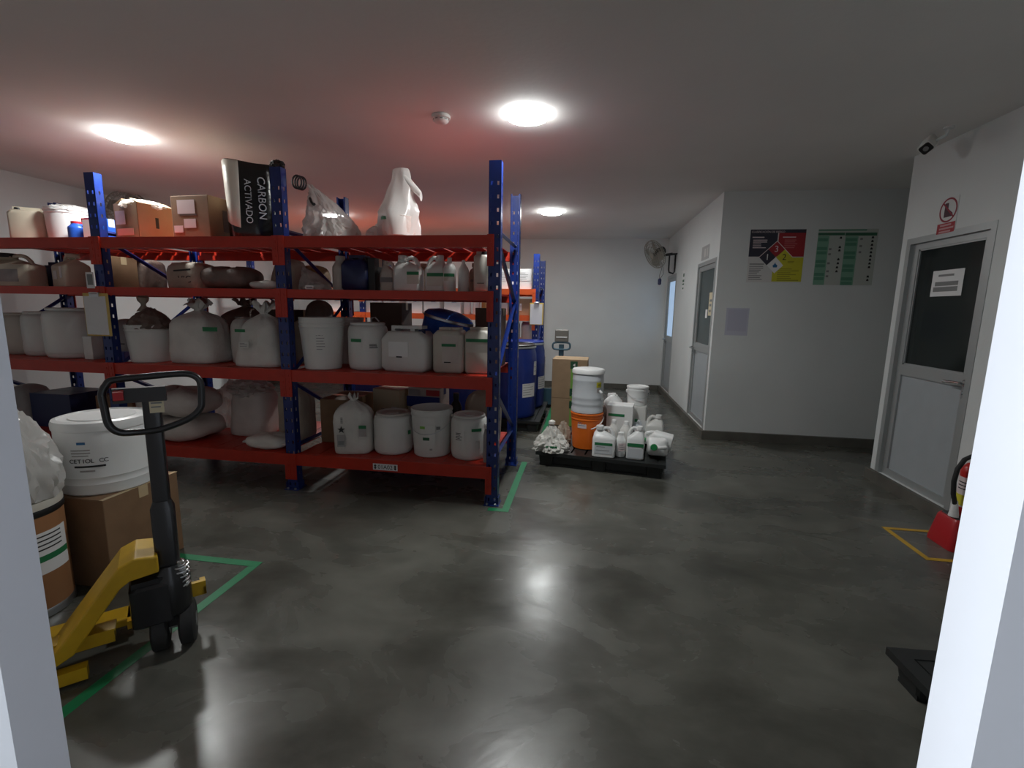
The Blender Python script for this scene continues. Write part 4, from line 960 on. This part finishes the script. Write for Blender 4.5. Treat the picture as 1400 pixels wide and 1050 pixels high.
MB().at(-.0, 0, 0, rz=ha).add([(-.105, -.05, 1.045), (-.075, -.05, 1.045), (-.075, -.05, 1.075), (-.105, -.05, 1.075), (-.105, -.033, 1.04), (-.075, -.033, 1.04), (-.075, -.033, 1.08), (-.105, -.033, 1.08)], [(0, 1, 2, 3), (4, 7, 6, 5), (0, 4, 5, 1), (1, 5, 6, 2), (2, 6, 7, 3), (3, 7, 4, 0)]).build('red_button', REDP, t, False)
sk = MB().at(0, 0, 0, rz=ha).box(-.005, .04, -.0275, -.0252, .985, 1.045).build('rating_sticker', CREAMB, t, False)
mb = MB().at(0, 0, 0, rz=ha); mb.box(.0, .034, -.0288, -.0276, 1.02, 1.026); mb.box(.0, .03, -.0288, -.0276, 1.005, 1.010); mb.build('print_lines', INKG, sk, False)
pb = MB(); pb.lathe([(.066, .16), (.070, .17), (.070, .30), (.052, .34), (.045, .36)], 20); pb.at(0, -.06, 0).rbox(.14, .14, [(.14, .01), (.15, 0), (.30, 0), (.31, .01)], .02, 3)
pb.at(0, 0, 0); pb.box(-.12, .055, -.12, -.02, .15, .33); pb.build('pump_body', BLACKM, t, True, 30)
MB().at(.028, .04, 0).lathe([(.022, .26), (.022, .30), (.017, .302), (.017, .37), (.012, .375), (.001, .375)], 16).build('pump_piston', CHROME, t)
sp = [(.028 + .026 * cos(k * .7), .04 + .026 * sin(k * .7), .27 + k * .0022) for k in range(40)]
MB().tube(sp, .0035, 6).build('return_spring', STEEL, t)
for s_ in (-1, 1):
    wx = MB(); wx.at(s_ * .046 * cos(ha), s_ * .046 * sin(ha), .088, rz=ha, ry=pi / 2)
    wx.lathe([(.03, -.03), (.065, -.03), (.082, -.026), (.088, -.02), (.088, .02), (.082, .026), (.065, .03), (.03, .03)], 32)
    o = wx.build('steer_wheel', RUBBER, t)
    h_ = MB(); h_.at(s_ * .046 * cos(ha), s_ * .046 * sin(ha), .088, rz=ha, ry=pi / 2); h_.lathe([(.03, -.031), (.03, .031), (.012, .033)], 16); h_.build('wheel_hub', STEEL, o)
MB().at(0, 0, .088, rz=ha, ry=pi / 2).lathe([(.014, -.035), (.014, .035)], 12).build('axle', STEEL, t)
MB().at(0, 0, 0, rz=ha).box(-.03, .03, -.035, .035, .10, .18).build('axle_block', BLACKM, t, False)
# frame: sloped side plates down to two forks
def fork(x0, x1, name='fork', poly=None):
    top = .425; poly = poly or [(.03, top), (.10, top + .012), (.15, top - .01), (.38, .105), (1.16, .105), (1.18, .085), (1.18, .06), (.46, .06), (.40, .07), (.30, .12), (.15, .33), (.12, .35), (.03, .36)]
    mb = MB(); mb.m = M4.Translation((0, 0, 0)) @ M4.Rotation(pi / 2, 4, 'Z') @ M4.Scale(-1, 4, V((1, 0, 0)))
    # poly x -> local -y ; extrude along local x
    mb.m = M4(((0, 1, 0, 0), (-1, 0, 0, 0), (0, 0, 1, 0), (0, 0, 0, 1)))
    mb.prism(poly, x0, x1); o = mb.build(name, YELLOW, t, False); bv = o.modifiers.new('b', 'BEVEL'); bv.width = .006; bv.segments = 2; bv.limit_method = 'ANGLE'
    return o
fork(-.13, .065); fork(-.27, -.16, poly=[(.10, .085), (1.16, .085), (1.18, .07), (1.18, .05), (.10, .05)])
MB().box(-.26, -.13, -.16, -.12, .05, .085).build('bulkhead', YELLOW, t, False)
mb = MB(); mb.box(-.07, -.012, -.46, -.19, .085, .135); mb.box(-.075, -.004, -.47, -.185, .135, .143); mb.build('push_rod_guard', YELLOW, t, False)
mb = MB(); mb.box(.02, .062, -.62, -.27, .012, .06); mb.build('lower_link', YELLOW, t, False)
mb = MB(); mb.box(-.06, -.04, .0, .12, .16, .22); mb.box(-.13, -.04, .10, .12, .16, .195); mb.build('foot_pedal', YELLOW, t, False)
MB().at(-.02, -1.0, .045, ry=pi / 2).lathe([(.02, -.04), (.038, -.036), (.038, .036), (.02, .04)], 20).build('load_roller', RUBBER, t)
MB().at(-.40, -1.0, .045, ry=pi / 2).lathe([(.02, -.04), (.038, -.036), (.038, .036), (.02, .04)], 20).build('load_roller', RUBBER, t)

# ------------------------------------------------------------------ boxes and drums beside the truck
t = carton('large brown carton under the white drum, behind the pallet truck', (-2.53, 2.03, .0015), .58, .42, .458, KRAFTD, 0)
MB().box(.2705, .2925, -.211, .211, .4582, .4594).build('shiny_tape', TAPEC, t, False)
MB().box(-.2, -.14, -.2112, -.2098, .2, .38).build('faded_mark', KRAFTI, t, False)
t = thing('white_drum', 'white plastic drum with printed label standing on the large brown carton', 'drum', (-2.43, 2.03, .4605))
r, h = .197, .372
MB().lathe([(r * .94, 0), (r * .985, .008), (r * .99, .05), (r * 1.0, .056), (r * .985, .064), (r * .985, .085), (r * 1.0, .091), (r * .99, .10), (r * 1.0, .24), (r, .315), (r * .985, .322)], 44).build('body', WHITE2, t)
MB().lathe([(r * 1.0, .318), (r * 1.025, .32), (r * 1.03, .345), (r * 1.0, .362), (r * .90, .368), (r * .88, .360), (r * .70, .360), (r * .68, .366), (.001, .366)], 44).build('lid', WHITE2, t)
al = -62
la = MB().patch(.1982, .26, .272, al - 6, .035).build('blue_print', INKB, t)
for k, (z, ww, hh, off, m_) in enumerate(((.232, .08, .006, -8, SACKG), (.218, .08, .006, -8, SACKG), (.204, .07, .005, -9, SACKG), (.128, .06, .008, -2, SACKG))):
    MB().patch(.1982, z - hh / 2, z + hh / 2, al + off, ww).build('print_line', m_, t)
def wrap_text(body, size, rad, z, ang, parent, m):
    n = len(body); adv = size * .62
    for k, ch in enumerate(body):
        if ch == ' ': continue
        a = R(ang) + (k - (n - 1) / 2) * adv / rad
        text('lettering', ch, size, m, parent, (rad * cos(a), rad * sin(a), z), (pi / 2, 0, a + pi / 2), .0006)
wrap_text('CETIOL CC', .028, .1988, .178, al, t, INK)
wrap_text('2385 MEZCLADOR', .017, .2268, .150, al, t, INK) if False else MB().patch(.1984, .146, .155, al + 1, .125).build('print_line', INK, t)
t = thing('fibre_drum', 'brown fibre drum with white and green label at the left jamb', 'drum', (-2.50, 1.615, 0))
r, h = .188, .53
MB().lathe([(r * .99, .03), (r, .035), (r, h - .06)], 44).build('body', WOODF, t)
MB().lathe([(r * .98, 0), (r * 1.015, .004), (r * 1.015, .034), (r * 1.0, .04)], 44).build('bottom_chime', STEEL, t)
MB().lathe([(r * 1.0, h - .065), (r * 1.02, h - .06), (r * 1.02, h - .035), (r * 1.0, h - .03)], 44, False, False).build('clamp_ring', BLACK, t)
MB().lathe([(r * 1.01, h - .035), (r * 1.015, h - .02), (r * .99, h), (r * .9, h - .004), (.001, h - .004)], 44).build('lid', NAT, t)
o = curved_label(t, r * 1.003, .30, .20, .19, 4, PAPER, None, 0); MB().patch(r * 1.012, .262, .290, 4, .20).build('green_band', GREENL, o)
for k in range(4): MB().patch(r * 1.012, .375 - k * .02, .381 - k * .02, 4 + (k % 2) * 3, .13 - .02 * (k % 2)).build('print_line', INK, o)
t = crumple('white_bag', 'crumpled white plastic bag standing on the fibre drum by the left jamb', 'bag', (-2.49, 1.635, .532), (.36, .33, .44), FILMW, 71, 5, .20, 2.2, top=lambda z: 1.04 - .45 * z * z, part='film', lean=(-.04, 0))
crumple_part('contents', (.31, .29, .24), WHITE, t, 72, 3, .08, 1.5, off=(0, 0, .003))
MB().at(-.05, 0, 0).lathe([(.05, .40), (.02, .44), (.02, .455), (.04, .48), (.05, .51), (.03, .525), (.001, .527)], 14).build('knot', FILMW, t)

# ------------------------------------------------------------------ tape marks on the floor
def tape(label, segs, m, group=None, wd=.05):
    mb = MB()
    for ks, (x0, y0, x1, y1) in enumerate(segs):
        d = V((x1 - x0, y1 - y0, 0)).normalized(); n_ = V((-d.y, d.x, 0)) * wd / 2
        a, b = V((x0, y0, 0)) - d * wd / 2, V((x1, y1, 0)) + d * wd / 2
        q = [a + n_, a - n_, b - n_, b + n_]; zt = .0004 * ks
        mb.add([(p.x, p.y, .0004) for p in q] + [(p.x, p.y, .0014 + zt) for p in q], [(0, 1, 2, 3), (7, 6, 5, 4), (0, 4, 5, 1), (1, 5, 6, 2), (2, 6, 7, 3), (3, 7, 4, 0)])
    o = mb.build('floor_tape', m, None, False); return tag(o, label, 'floor tape', group)
tape('green tape line on the floor beside the end post of the front rack', [(-.502, 3.10, -.502, 4.16), (-.502, 3.10, -.60, 3.10)], TAPEG)
tape('green tape corner on the floor around the pallet truck and carton', [(-1.72, 2.155, -1.72, .55), (-1.72, 2.155, -2.95, 2.155)], TAPEG)
tape('green tape line on the floor beside the blue drum pallet', [(-.42, 5.2, -.42, 6.9)], TAPEG)
tape('yellow tape rectangle on the floor around the fire extinguisher', [(2.03, 3.31, 2.03, 2.91), (2.03, 2.91, 2.44, 2.91), (2.03, 3.31, 2.44, 3.31)], TAPEY, wd=.032)

# ------------------------------------------------------------------ fire extinguisher corner
t = thing('extinguisher_stand', 'red plastic floor stand holding the fire extinguisher', 'stand', (2.345, 3.13, 0))
MB().rbox(.25, .22, [(.001, 0), (.02, 0), (.175, .022), (.19, .03)], .03, 4).build('base_box', REDP, t, True, 40)
MB().rbox(.17, .15, [(.19, 0), (.197, .004)], .02, 3).build('dark_tray', BLACK, t, False)
t = thing('fire_extinguisher', 'red fire extinguisher with black hose standing on the red stand', 'fire extinguisher', (2.36, 3.13, .198))
MB().lathe([(.060, 0), (.066, .006), (.066, .27), (.060, .30), (.040, .325), (.022, .335)], 32).build('cylinder', mat('extinguisher_red', (.48, .015, .012), .3), t)
o = MB().patch(.0668, .06, .245, 195, .19, 12).build('label', PAPERP, t); MB().patch(.0676, .07, .135, 195, .19, 12).build('yellow_panel', mat('yellow_label', (.7, .62, .05), .5), o)
for k in range(3): MB().patch(.0676, .17 + k * .02, .176 + k * .02, 200, .08, 6).build('print_line', INK, o)
MB().lathe([(.022, .33), (.024, .365), (.016, .37), (.016, .40)], 16).build('valve', STEEL, t)
mb = MB(); mb.box(-.02, .085, -.012, .012, .395, .407); mb.add([(.095, -.01, .44), (-.02, -.01, .41), (-.02, .01, .41), (.095, .01, .44), (.095, -.01, .45), (-.02, -.01, .42), (-.02, .01, .42), (.095, .01, .45)], [(0, 1, 2, 3), (7, 6, 5, 4), (0, 4, 5, 1), (1, 5, 6, 2), (2, 6, 7, 3), (3, 7, 4, 0)])
mb.build('lever', BLACK, t, False)
hs = [(0, -.02, .375), (-.045, -.025, .385), (-.09, -.03, .36), (-.120, -.032, .30), (-.128, -.032, .22), (-.118, -.03, .14), (-.100, -.03, .08), (-.095, -.03, .04)]
MB().tube(hs, .013, 10).build('hose', RUBBER, t)
MB().at(-.098, -.03, 0).lathe([(.026, .002), (.024, .02), (.012, .09), (.010, .10)], 16).build('nozzle', WHITE2, t)

pallet('black pallet lying empty on the floor at the right jamb', (1.85, 1.42, 0), 1.2, 1.0, .11, R(3), n=6)

# ------------------------------------------------------------------ wall fittings
t = thing('security_camera', 'white security camera with black face on the ceiling near the right wall', 'camera', (2.262, 3.83, H - .068))
MB().at(.055, -.085, 0).lathe([(.030, .058), (.030, .068)], 20).build('ceiling_mount', WALL, t)
MB().tube([(.055, -.085, .058), (.05, -.075, .02), (.02, -.03, .0)], .010, 8).build('arm', WALL, t)
dv = V((-.45, -.55, -.42)).normalized(); mt = dv.to_track_quat('Z', 'Y').to_matrix().to_4x4(); mt.translation = V((0, 0, -.01))
mt = mt @ M4.Rotation(R(38), 4, 'Z') @ M4.Scale(1.3, 4)
b = MB(); b.m = mt; b.rbox(.062, .056, [(-.05, .006), (-.045, 0), (.062, 0), (.066, .003)], .012, 3); b.build('housing', WHITE, t, True, 40)
b = MB(); b.m = mt; b.rbox(.052, .046, [(.0662, 0), (.069, .002)], .01, 3); b.build('face', BLACK, t, False)
b = MB(); b.m = mt; b.lathe([(.012, .069), (.012, .073), (.008, .074)], 14); b.build('lens', INKG, t)

# hazard classification poster
PT = mat('poster_dark', (.028, .026, .045), .45); PR_ = mat('poster_red', (.34, .018, .025), .45); PYL = mat('poster_yellow', (.56, .52, .03), .5)
t = thing('hazard_poster', 'hazard poster with black, red and yellow fields and a numbered diamond', 'poster', (1.925, YP, 1.985))
W, Hh = .535, .535
def pg(name, poly, m, y, par=t):
    return MB().prism(poly, y - .0005, y).build(name, m, par, False)
MB().box(-W / 2, W / 2, -.002, 0, -Hh / 2, Hh / 2).build('sheet', mat('poster_white', (.62, .61, .60), .5), t, False)
pg('dark_field', [(-W / 2, -.005), (0, -.005), (0, Hh / 2), (-W / 2, Hh / 2)], PT, -.0022)
pg('red_field', [(0.008, -.005), (W / 2, -.005), (W / 2, Hh / 2 - .035), (.008, Hh / 2 - .035)], PR_, -.0022)
pg('top_band', [(0, Hh / 2 - .035), (W / 2, Hh / 2 - .035), (W / 2, Hh / 2), (0, Hh / 2)], PT, -.0022)
pg('yellow_field', [(-.02, -Hh / 2 + .01), (W / 2, -Hh / 2 + .01), (W / 2, -.012), (.13, -.012), (.02, -.12), (-.02, -.15)], PYL, -.0022)
# diamond of four squares
q = .082; cx, cz = .0, -.012
for nm, (dx, dz), m_ in (('red_square', (0, q), PR_), ('dark_square', (-q, 0), PT), ('yellow_square', (q, 0), PYL), ('white_square', (0, -q), PAPER)):
    x, z = cx + dx, cz + dz; s_ = q * .97
    pg(nm, [(x, z - s_), (x + s_, z), (x, z + s_), (x - s_, z)], m_, -.0032)
fr = MB()
for (ax, az, bx, bz) in ((-2 * q, 0, 0, 2 * q), (0, 2 * q, 2 * q, 0)):
    dx, dz = (bx - ax), (bz - az); L_ = math.hypot(dx, dz); nx, nz_ = -dz / L_ * .003, dx / L_ * .003
    fr.prism([(cx + ax - nx, cz + az - nz_), (cx + bx - nx, cz + bz - nz_), (cx + bx + nx, cz + bz + nz_), (cx + ax + nx, cz + az + nz_)], -.0038, -.0026)
fr.build('diamond_border', PAPERP, t, False)
fd = MB().box(.004, .010, -.0034, -.0022, .15, Hh / 2 - .035).build('field_divider', PAPERP, t, False)
text('lettering', '3', .088, PAPERP, t, (cx, -.0035, cz + q), (pi / 2, 0, 0)); text('lettering', '1', .088, PAPER, t, (cx - q, -.0035, cz), (pi / 2, 0, 0)); text('lettering', '2', .088, INK, t, (cx + q, -.0035, cz), (pi / 2, 0, 0))
pg('symbol', [(-.018, cz - q - .02), (.018, cz - q - .02), (.024, cz - q), (.008, cz - q + .012), (0, cz - q + .032), (-.01, cz - q + .012), (-.024, cz - q)], INKB, -.0036)
text('lettering', 'CLASIFICACIÓN DE RIESGO', .026, PAPERP, t, (-.095, -.0026, Hh / 2 - .025), (pi / 2, 0, 0))
def para(x, z, w_, n, step, th, m_, seed, name='print_lines'):
    rnd = random.Random(seed); b = MB()
    for k in range(n):
        ww = w_ * rnd.uniform(.55, 1); b.box(x, x + ww, -.003, -.0023, z - k * step - th, z - k * step)
    return b.build(name, m_, t, False)
para(-.245, .195, .19, 1, .02, .011, PAPERP, 1); para(-.235, .165, .14, 5, .019, .008, PAPERP, 2)
para(.05, .195, .19, 1, .02, .010, PAPERP, 3); para(.07, .165, .17, 5, .019, .007, mat('pale_red_ink', (.5, .14, .14), .5), 4)
para(-.25, -.075, .17, 1, .02, .011, INKG, 5); para(-.25, -.10, .15, 8, .019, .008, INKG, 6)
OL = mat('olive_print', (.30, .28, .02), .5)
para(.12, -.05, .09, 2, .012, .008, OL, 7); para(.03, -.125, .21, 7, .019, .009, OL, 8)

# green chart
t = thing('green_chart', 'pale green chart with columns of small black symbols, right of the hazard poster', 'poster', (2.585, YP, 1.975))
W, Hh = .555, .555
CG = mat('chart_pale', (.50, .53, .49), .5); CG2 = mat('chart_green', (.20, .39, .28), .5); CG3 = mat('chart_dark_green', (.04, .14, .08), .5); CG4 = mat('chart_mid_green', (.10, .27, .18), .5)
MB().box(-W / 2, W / 2, -.002, 0, -Hh / 2, Hh / 2).build('sheet', CG, t, False)
def cell(nm, x0, x1, z0, z1, m_, y=-.0022): return MB().box(x0, x1, y - .0004, y, z0, z1).build(nm, m_, t, False)
cell('title_bar', -W / 2, .17, Hh / 2 - .018, Hh / 2 - .004, CG4); cell('header', -W / 2, -.03, Hh / 2 - .062, Hh / 2 - .036, CG3); cell('header', -.025, W / 2 - .01, Hh / 2 - .066, Hh / 2 - .036, CG3)
cell('left_column', -W / 2, -.17, -Hh / 2, Hh / 2 - .066, CG2); cell('middle_column', -.02, .10, -Hh / 2, Hh / 2 - .070, CG2)
rnd = random.Random(5)
for k in range(11):
    z = Hh / 2 - .09 - k * .043
    if k % 3 != 1: cell('row_block', -W / 2 + .005, -.18, z - .03, z, CG4, -.0027)
    if k % 3 != 2: cell('row_block', -.015, .09, z - .032, z, CG4, -.0027)
sy = MB()
for x, z in [(-.062, .192), (-.062, .10), (-.062, .068), (-.062, -.02), (-.062, -.06), (-.066, -.10), (-.066, -.14)] + [(.232, .195 - k * .0365) for k in range(9)] + [(.232, -.19), (.232, -.225)]:
    sy.prism([(x - .012, z - .010), (x + .012, z - .010), (x + .009, z + .006), (x, z + .013), (x - .009, z + .006)], -.0030, -.0022)
tag(sy.build('black_symbols', INK, t, False), kind='stuff')
gl = MB()
for x, z in [(-.15, .08), (-.15, .03), (-.15, -.06), (-.15, -.14), (-.15, -.19), (.13, .18), (.13, .11), (.13, .05)]: gl.box(x - .012, x + .012, -.003, -.0022, z - .010, z + .010)
gl.build('grey_symbols', INKG, t, False)
t = thing('document_sleeve', 'faint bluish paper in a sleeve below and left of the hazard poster', 'notice', (1.602, YP, 1.303))
MB().box(-.115, .115, -.002, 0, -.145, .145).build('sleeve', PAPERB, t, False)
MB().box(-.095, .10, -.0026, -.0019, -.10, .13).build('paper', mat('bluish_sheet', (.47, .47, .57), .4), t, False)

# prohibition sign above the near door
t = thing('prohibition_sign', 'red prohibition sign with a boot in a ring above a red text panel', 'sign', (XR, 3.915, 2.105))
MB().box(-.003, 0, -.088, .088, -.125, .118).build('sheet', mat('sign_white', (.66, .66, .65), .5), t, False)
rg = []
for k in range(40):
    a = 2 * pi * k / 40; rg.append([(-.0040, (.078 + dr) * cos(a), .035 + (.078 + dr) * sin(a)) for dr in (-.006, .006)] + [(-.0028, (.078 + dr) * cos(a), .035 + (.078 + dr) * sin(a)) for dr in (.006, -.006)])
mb = MB(); vs = [p for r_ in rg for p in r_]; fs = []
for i in range(40):
    for j in range(4): fs.append((i * 4 + j, i * 4 + (j + 1) % 4, ((i + 1) % 40) * 4 + (j + 1) % 4, ((i + 1) % 40) * 4 + j))
mb.add(vs, fs).build('red_ring', mat('sign_dark_red', (.26, .012, .03), .5), t)
def yz(poly, x0, x1): # polygon in (right as seen, z); seen from -x the right hand is -y
    mb = MB(); n = len(poly); vs = [(x0, -a, b) for a, b in poly] + [(x1, -a, b) for a, b in poly]
    return mb.add(vs, [tuple(range(n)), tuple(range(2 * n - 1, n - 1, -1))] + [(i, i + n, (i + 1) % n + n, (i + 1) % n) for i in range(n)])
yz([(-.036, -.012), (.044, -.012), (.046, .008), (.02, .028), (-.002, .038), (-.002, .085), (-.036, .085)], -.0038, -.0028).build('boot', mat('sign_ink', (.06, .02, .03), .5), t, False)
yz([(-.058, .085), (-.050, .093), (.060, -.013), (.052, -.021)], -.0046, -.0038).build('slash', MATS['sign_dark_red'], t, False)
pn = MB().box(-.0042, -.003, -.085, .085, -.122, -.052).build('red_panel', mat('sign_red', (.36, .02, .03), .5), t, False)
b = MB()
for k, (a0, a1) in enumerate(((-.055, .05), (-.06, .075), (-.06, .05))): b.add([(-.0052, -a, zq) for a, zq in ((a0, -.073 - k * .022), (a1, -.073 - k * .022), (a1, -.061 - k * .022), (a0, -.061 - k * .022))], [(0, 1, 2, 3)])
solid(b.build('text_bars', mat('sign_pink', (.55, .30, .30), .5), pn, False), .0008)

def notice(name, label, cat, X, y, z, w_, h_, m_=PAPER, rows=(), ink=INKG):
    t = thing(name, label, cat, (X, y, z)); MB().box(-.0015, 0, -w_ / 2, w_ / 2, -h_ / 2, h_ / 2).build('sheet', m_, t, False)
    if rows:
        b = MB()
        for (z0, z1, a0, a1) in rows: b.box(-.0024, -.0014, -a1 * w_, -a0 * w_, z0 * h_, z1 * h_)
        b.build('print_block', ink, t, False)
    return t
notice('door_notice', 'white printed notice taped on the dark glass of the near door', 'notice', XR + .0405, 3.885, 1.635, .30, .185, PAPER, ((.26, .34, -.3, .2), (-.10, .06, -.38, .36), (-.32, -.14, -.42, .36)))
notice('door_notice', 'cream notice on the glass of the corridor door', 'notice', XC + .0255, 5.70, 1.49, .16, .26, CREAMB, ((.1, .2, -.3, .3), (-.1, .0, -.3, .2), (-.35, -.25, -.3, .2)))
notice('torn_paper', 'small torn white paper below the cream notice on the corridor door', 'notice', XC + .0255, 5.86, 1.38, .09, .10, PAPER)
notice('grey_plaque', 'small grey plaque on the wall above the corridor door', 'sign', XC, 6.03, 2.09, .36, .16, mat('plaque_grey', (.40, .40, .40), .5), ((-.3, .3, -.12, .1), (-.3, .3, .22, .34)), ink=mat('plaque_mark', (.55, .54, .52), .5))
notice('green_safety_sign', 'narrow sign with small green marks between the two corridor doors', 'sign', XC, 7.22, 1.84, .20, .29, PAPER, ((.18, .34, -.2, .25), (-.08, .04, -.3, .3), (-.22, -.14, -.3, .3), (-.42, -.34, -.2, .2)), ink=GREEND)

# wall fans
def fan(label, loc, rz, tilt, dia=.44, arm=True):
    t = thing('wall_fan', label, 'fan', loc, rz, 'wall fans'); r = dia / 2
    # fan faces local -y, bracket behind at +y
    md = M4.Translation((0, 0, 0)) @ M4.Rotation(tilt, 4, 'X')
    g = MB(); g.m = md
    for yy, k in ((-.06, 1.0), (.045, 1.0)):
        for q in (.22, .42, .62, .82, 1.0):
            rr_ = r * q; y_ = yy * (1.05 - .75 * q ** 2.2)
            g.tube([(rr_ * cos(a), y_, rr_ * sin(a)) for a in [2 * pi * i / 36 for i in range(36)]], .0035 if q < 1 else .006, 5, True)
        for i in range(36):
            a = 2 * pi * i / 36; g.tube([(r * q * cos(a), yy * (1.05 - .75 * q ** 2.2), r * q * sin(a)) for q in (.12, .42, .72, 1.0)], .0022, 4)
    g.build('grille', FANG, t)
    c = MB(); c.m = md @ M4.Rotation(pi / 2, 4, 'X'); c.lathe([(.001, .068), (.04, .066), (.045, .058), (.04, .055)], 24); c.build('badge', FANG, t)
    for k in range(4):
        b = MB(); b.m = md @ M4.Rotation(k * pi / 2 + .3, 4, 'Y')
        b.add([(.03, -.012, -.02), (r * .55, -.028, -.07), (r * .88, -.02, -.04), (r * .88, .018, .06), (r * .5, .022, .065), (.03, .012, .02)], [(0, 1, 2, 3, 4, 5)])
        solid(b.build('blade', mat('fan_blade', (.24, .23, .20), .35), t, False), .002)
    m_ = MB(); m_.m = md @ M4.Rotation(-pi / 2, 4, 'X'); m_.lathe([(.03, -.01), (.05, .05), (.068, .06), (.070, .14), (.058, .17), (.02, .18)], 24); m_.build('motor', BLACK, t)
    return t
t = fan('wall fan with grey wire grille on a black bracket beside the far door', (1.03, 7.86, 2.275), R(-62), R(26))
br = MB(); br.tube([(0.02, .12, -.02), (.12, .25, 0.0), (.20, .34, .02)], .012, 8)
br.build('arm', BLACKM, t)
# wall bracket frame (world-space points turned into the fan's frame)
inv = (M4.Translation((1.03, 7.86, 2.275)) @ M4.Rotation(R(-62), 4, 'Z')).inverted()
bk = MB(); bk.m = inv
bk.tube([(XC - .10, 7.95, 2.30), (XC - .012, 7.95, 2.30), (XC - .012, 7.95, 2.02), (XC - .03, 7.95, 1.99), (XC - .09, 7.95, 2.01), (XC - .10, 7.95, 2.05)], .013, 8, True)
bk.tube([(XC - .06, 7.95, 2.30), (1.22, 7.93, 2.285), (1.12, 7.90, 2.24)], .012, 8); bk.build('bracket', BLACKM, t)
cb = MB(); cb.m = inv
cb.tube([(1.12, 7.90, 2.20), (1.15, 7.90, 2.05), (1.125, 7.90, 1.96), (1.13, 7.90, 1.90)], .006, 6); cb.tube([(1.12, 7.90, 2.20), (1.17, 7.90, 2.08), (1.18, 7.90, 1.98), (1.135, 7.90, 1.90)], .006, 6)
cb.build('cord', INKG, t)
sw = MB(); sw.m = inv @ M4.Translation((1.132, 7.90, 1.86)); sw.lathe([(.012, -.05), (.026, -.04), (.028, .03), (.015, .05)], 14); sw.build('pull_switch', NAVY, t)
t = fan('dark wall fan on the left wall behind the leftmost post of the front rack', (-5.30, 5.0, 2.44), R(62), R(8), .44)
MB().tube([(0, .10, -.02), (0, .24, -.02)], .02, 8).build('arm', BLACKM, t)
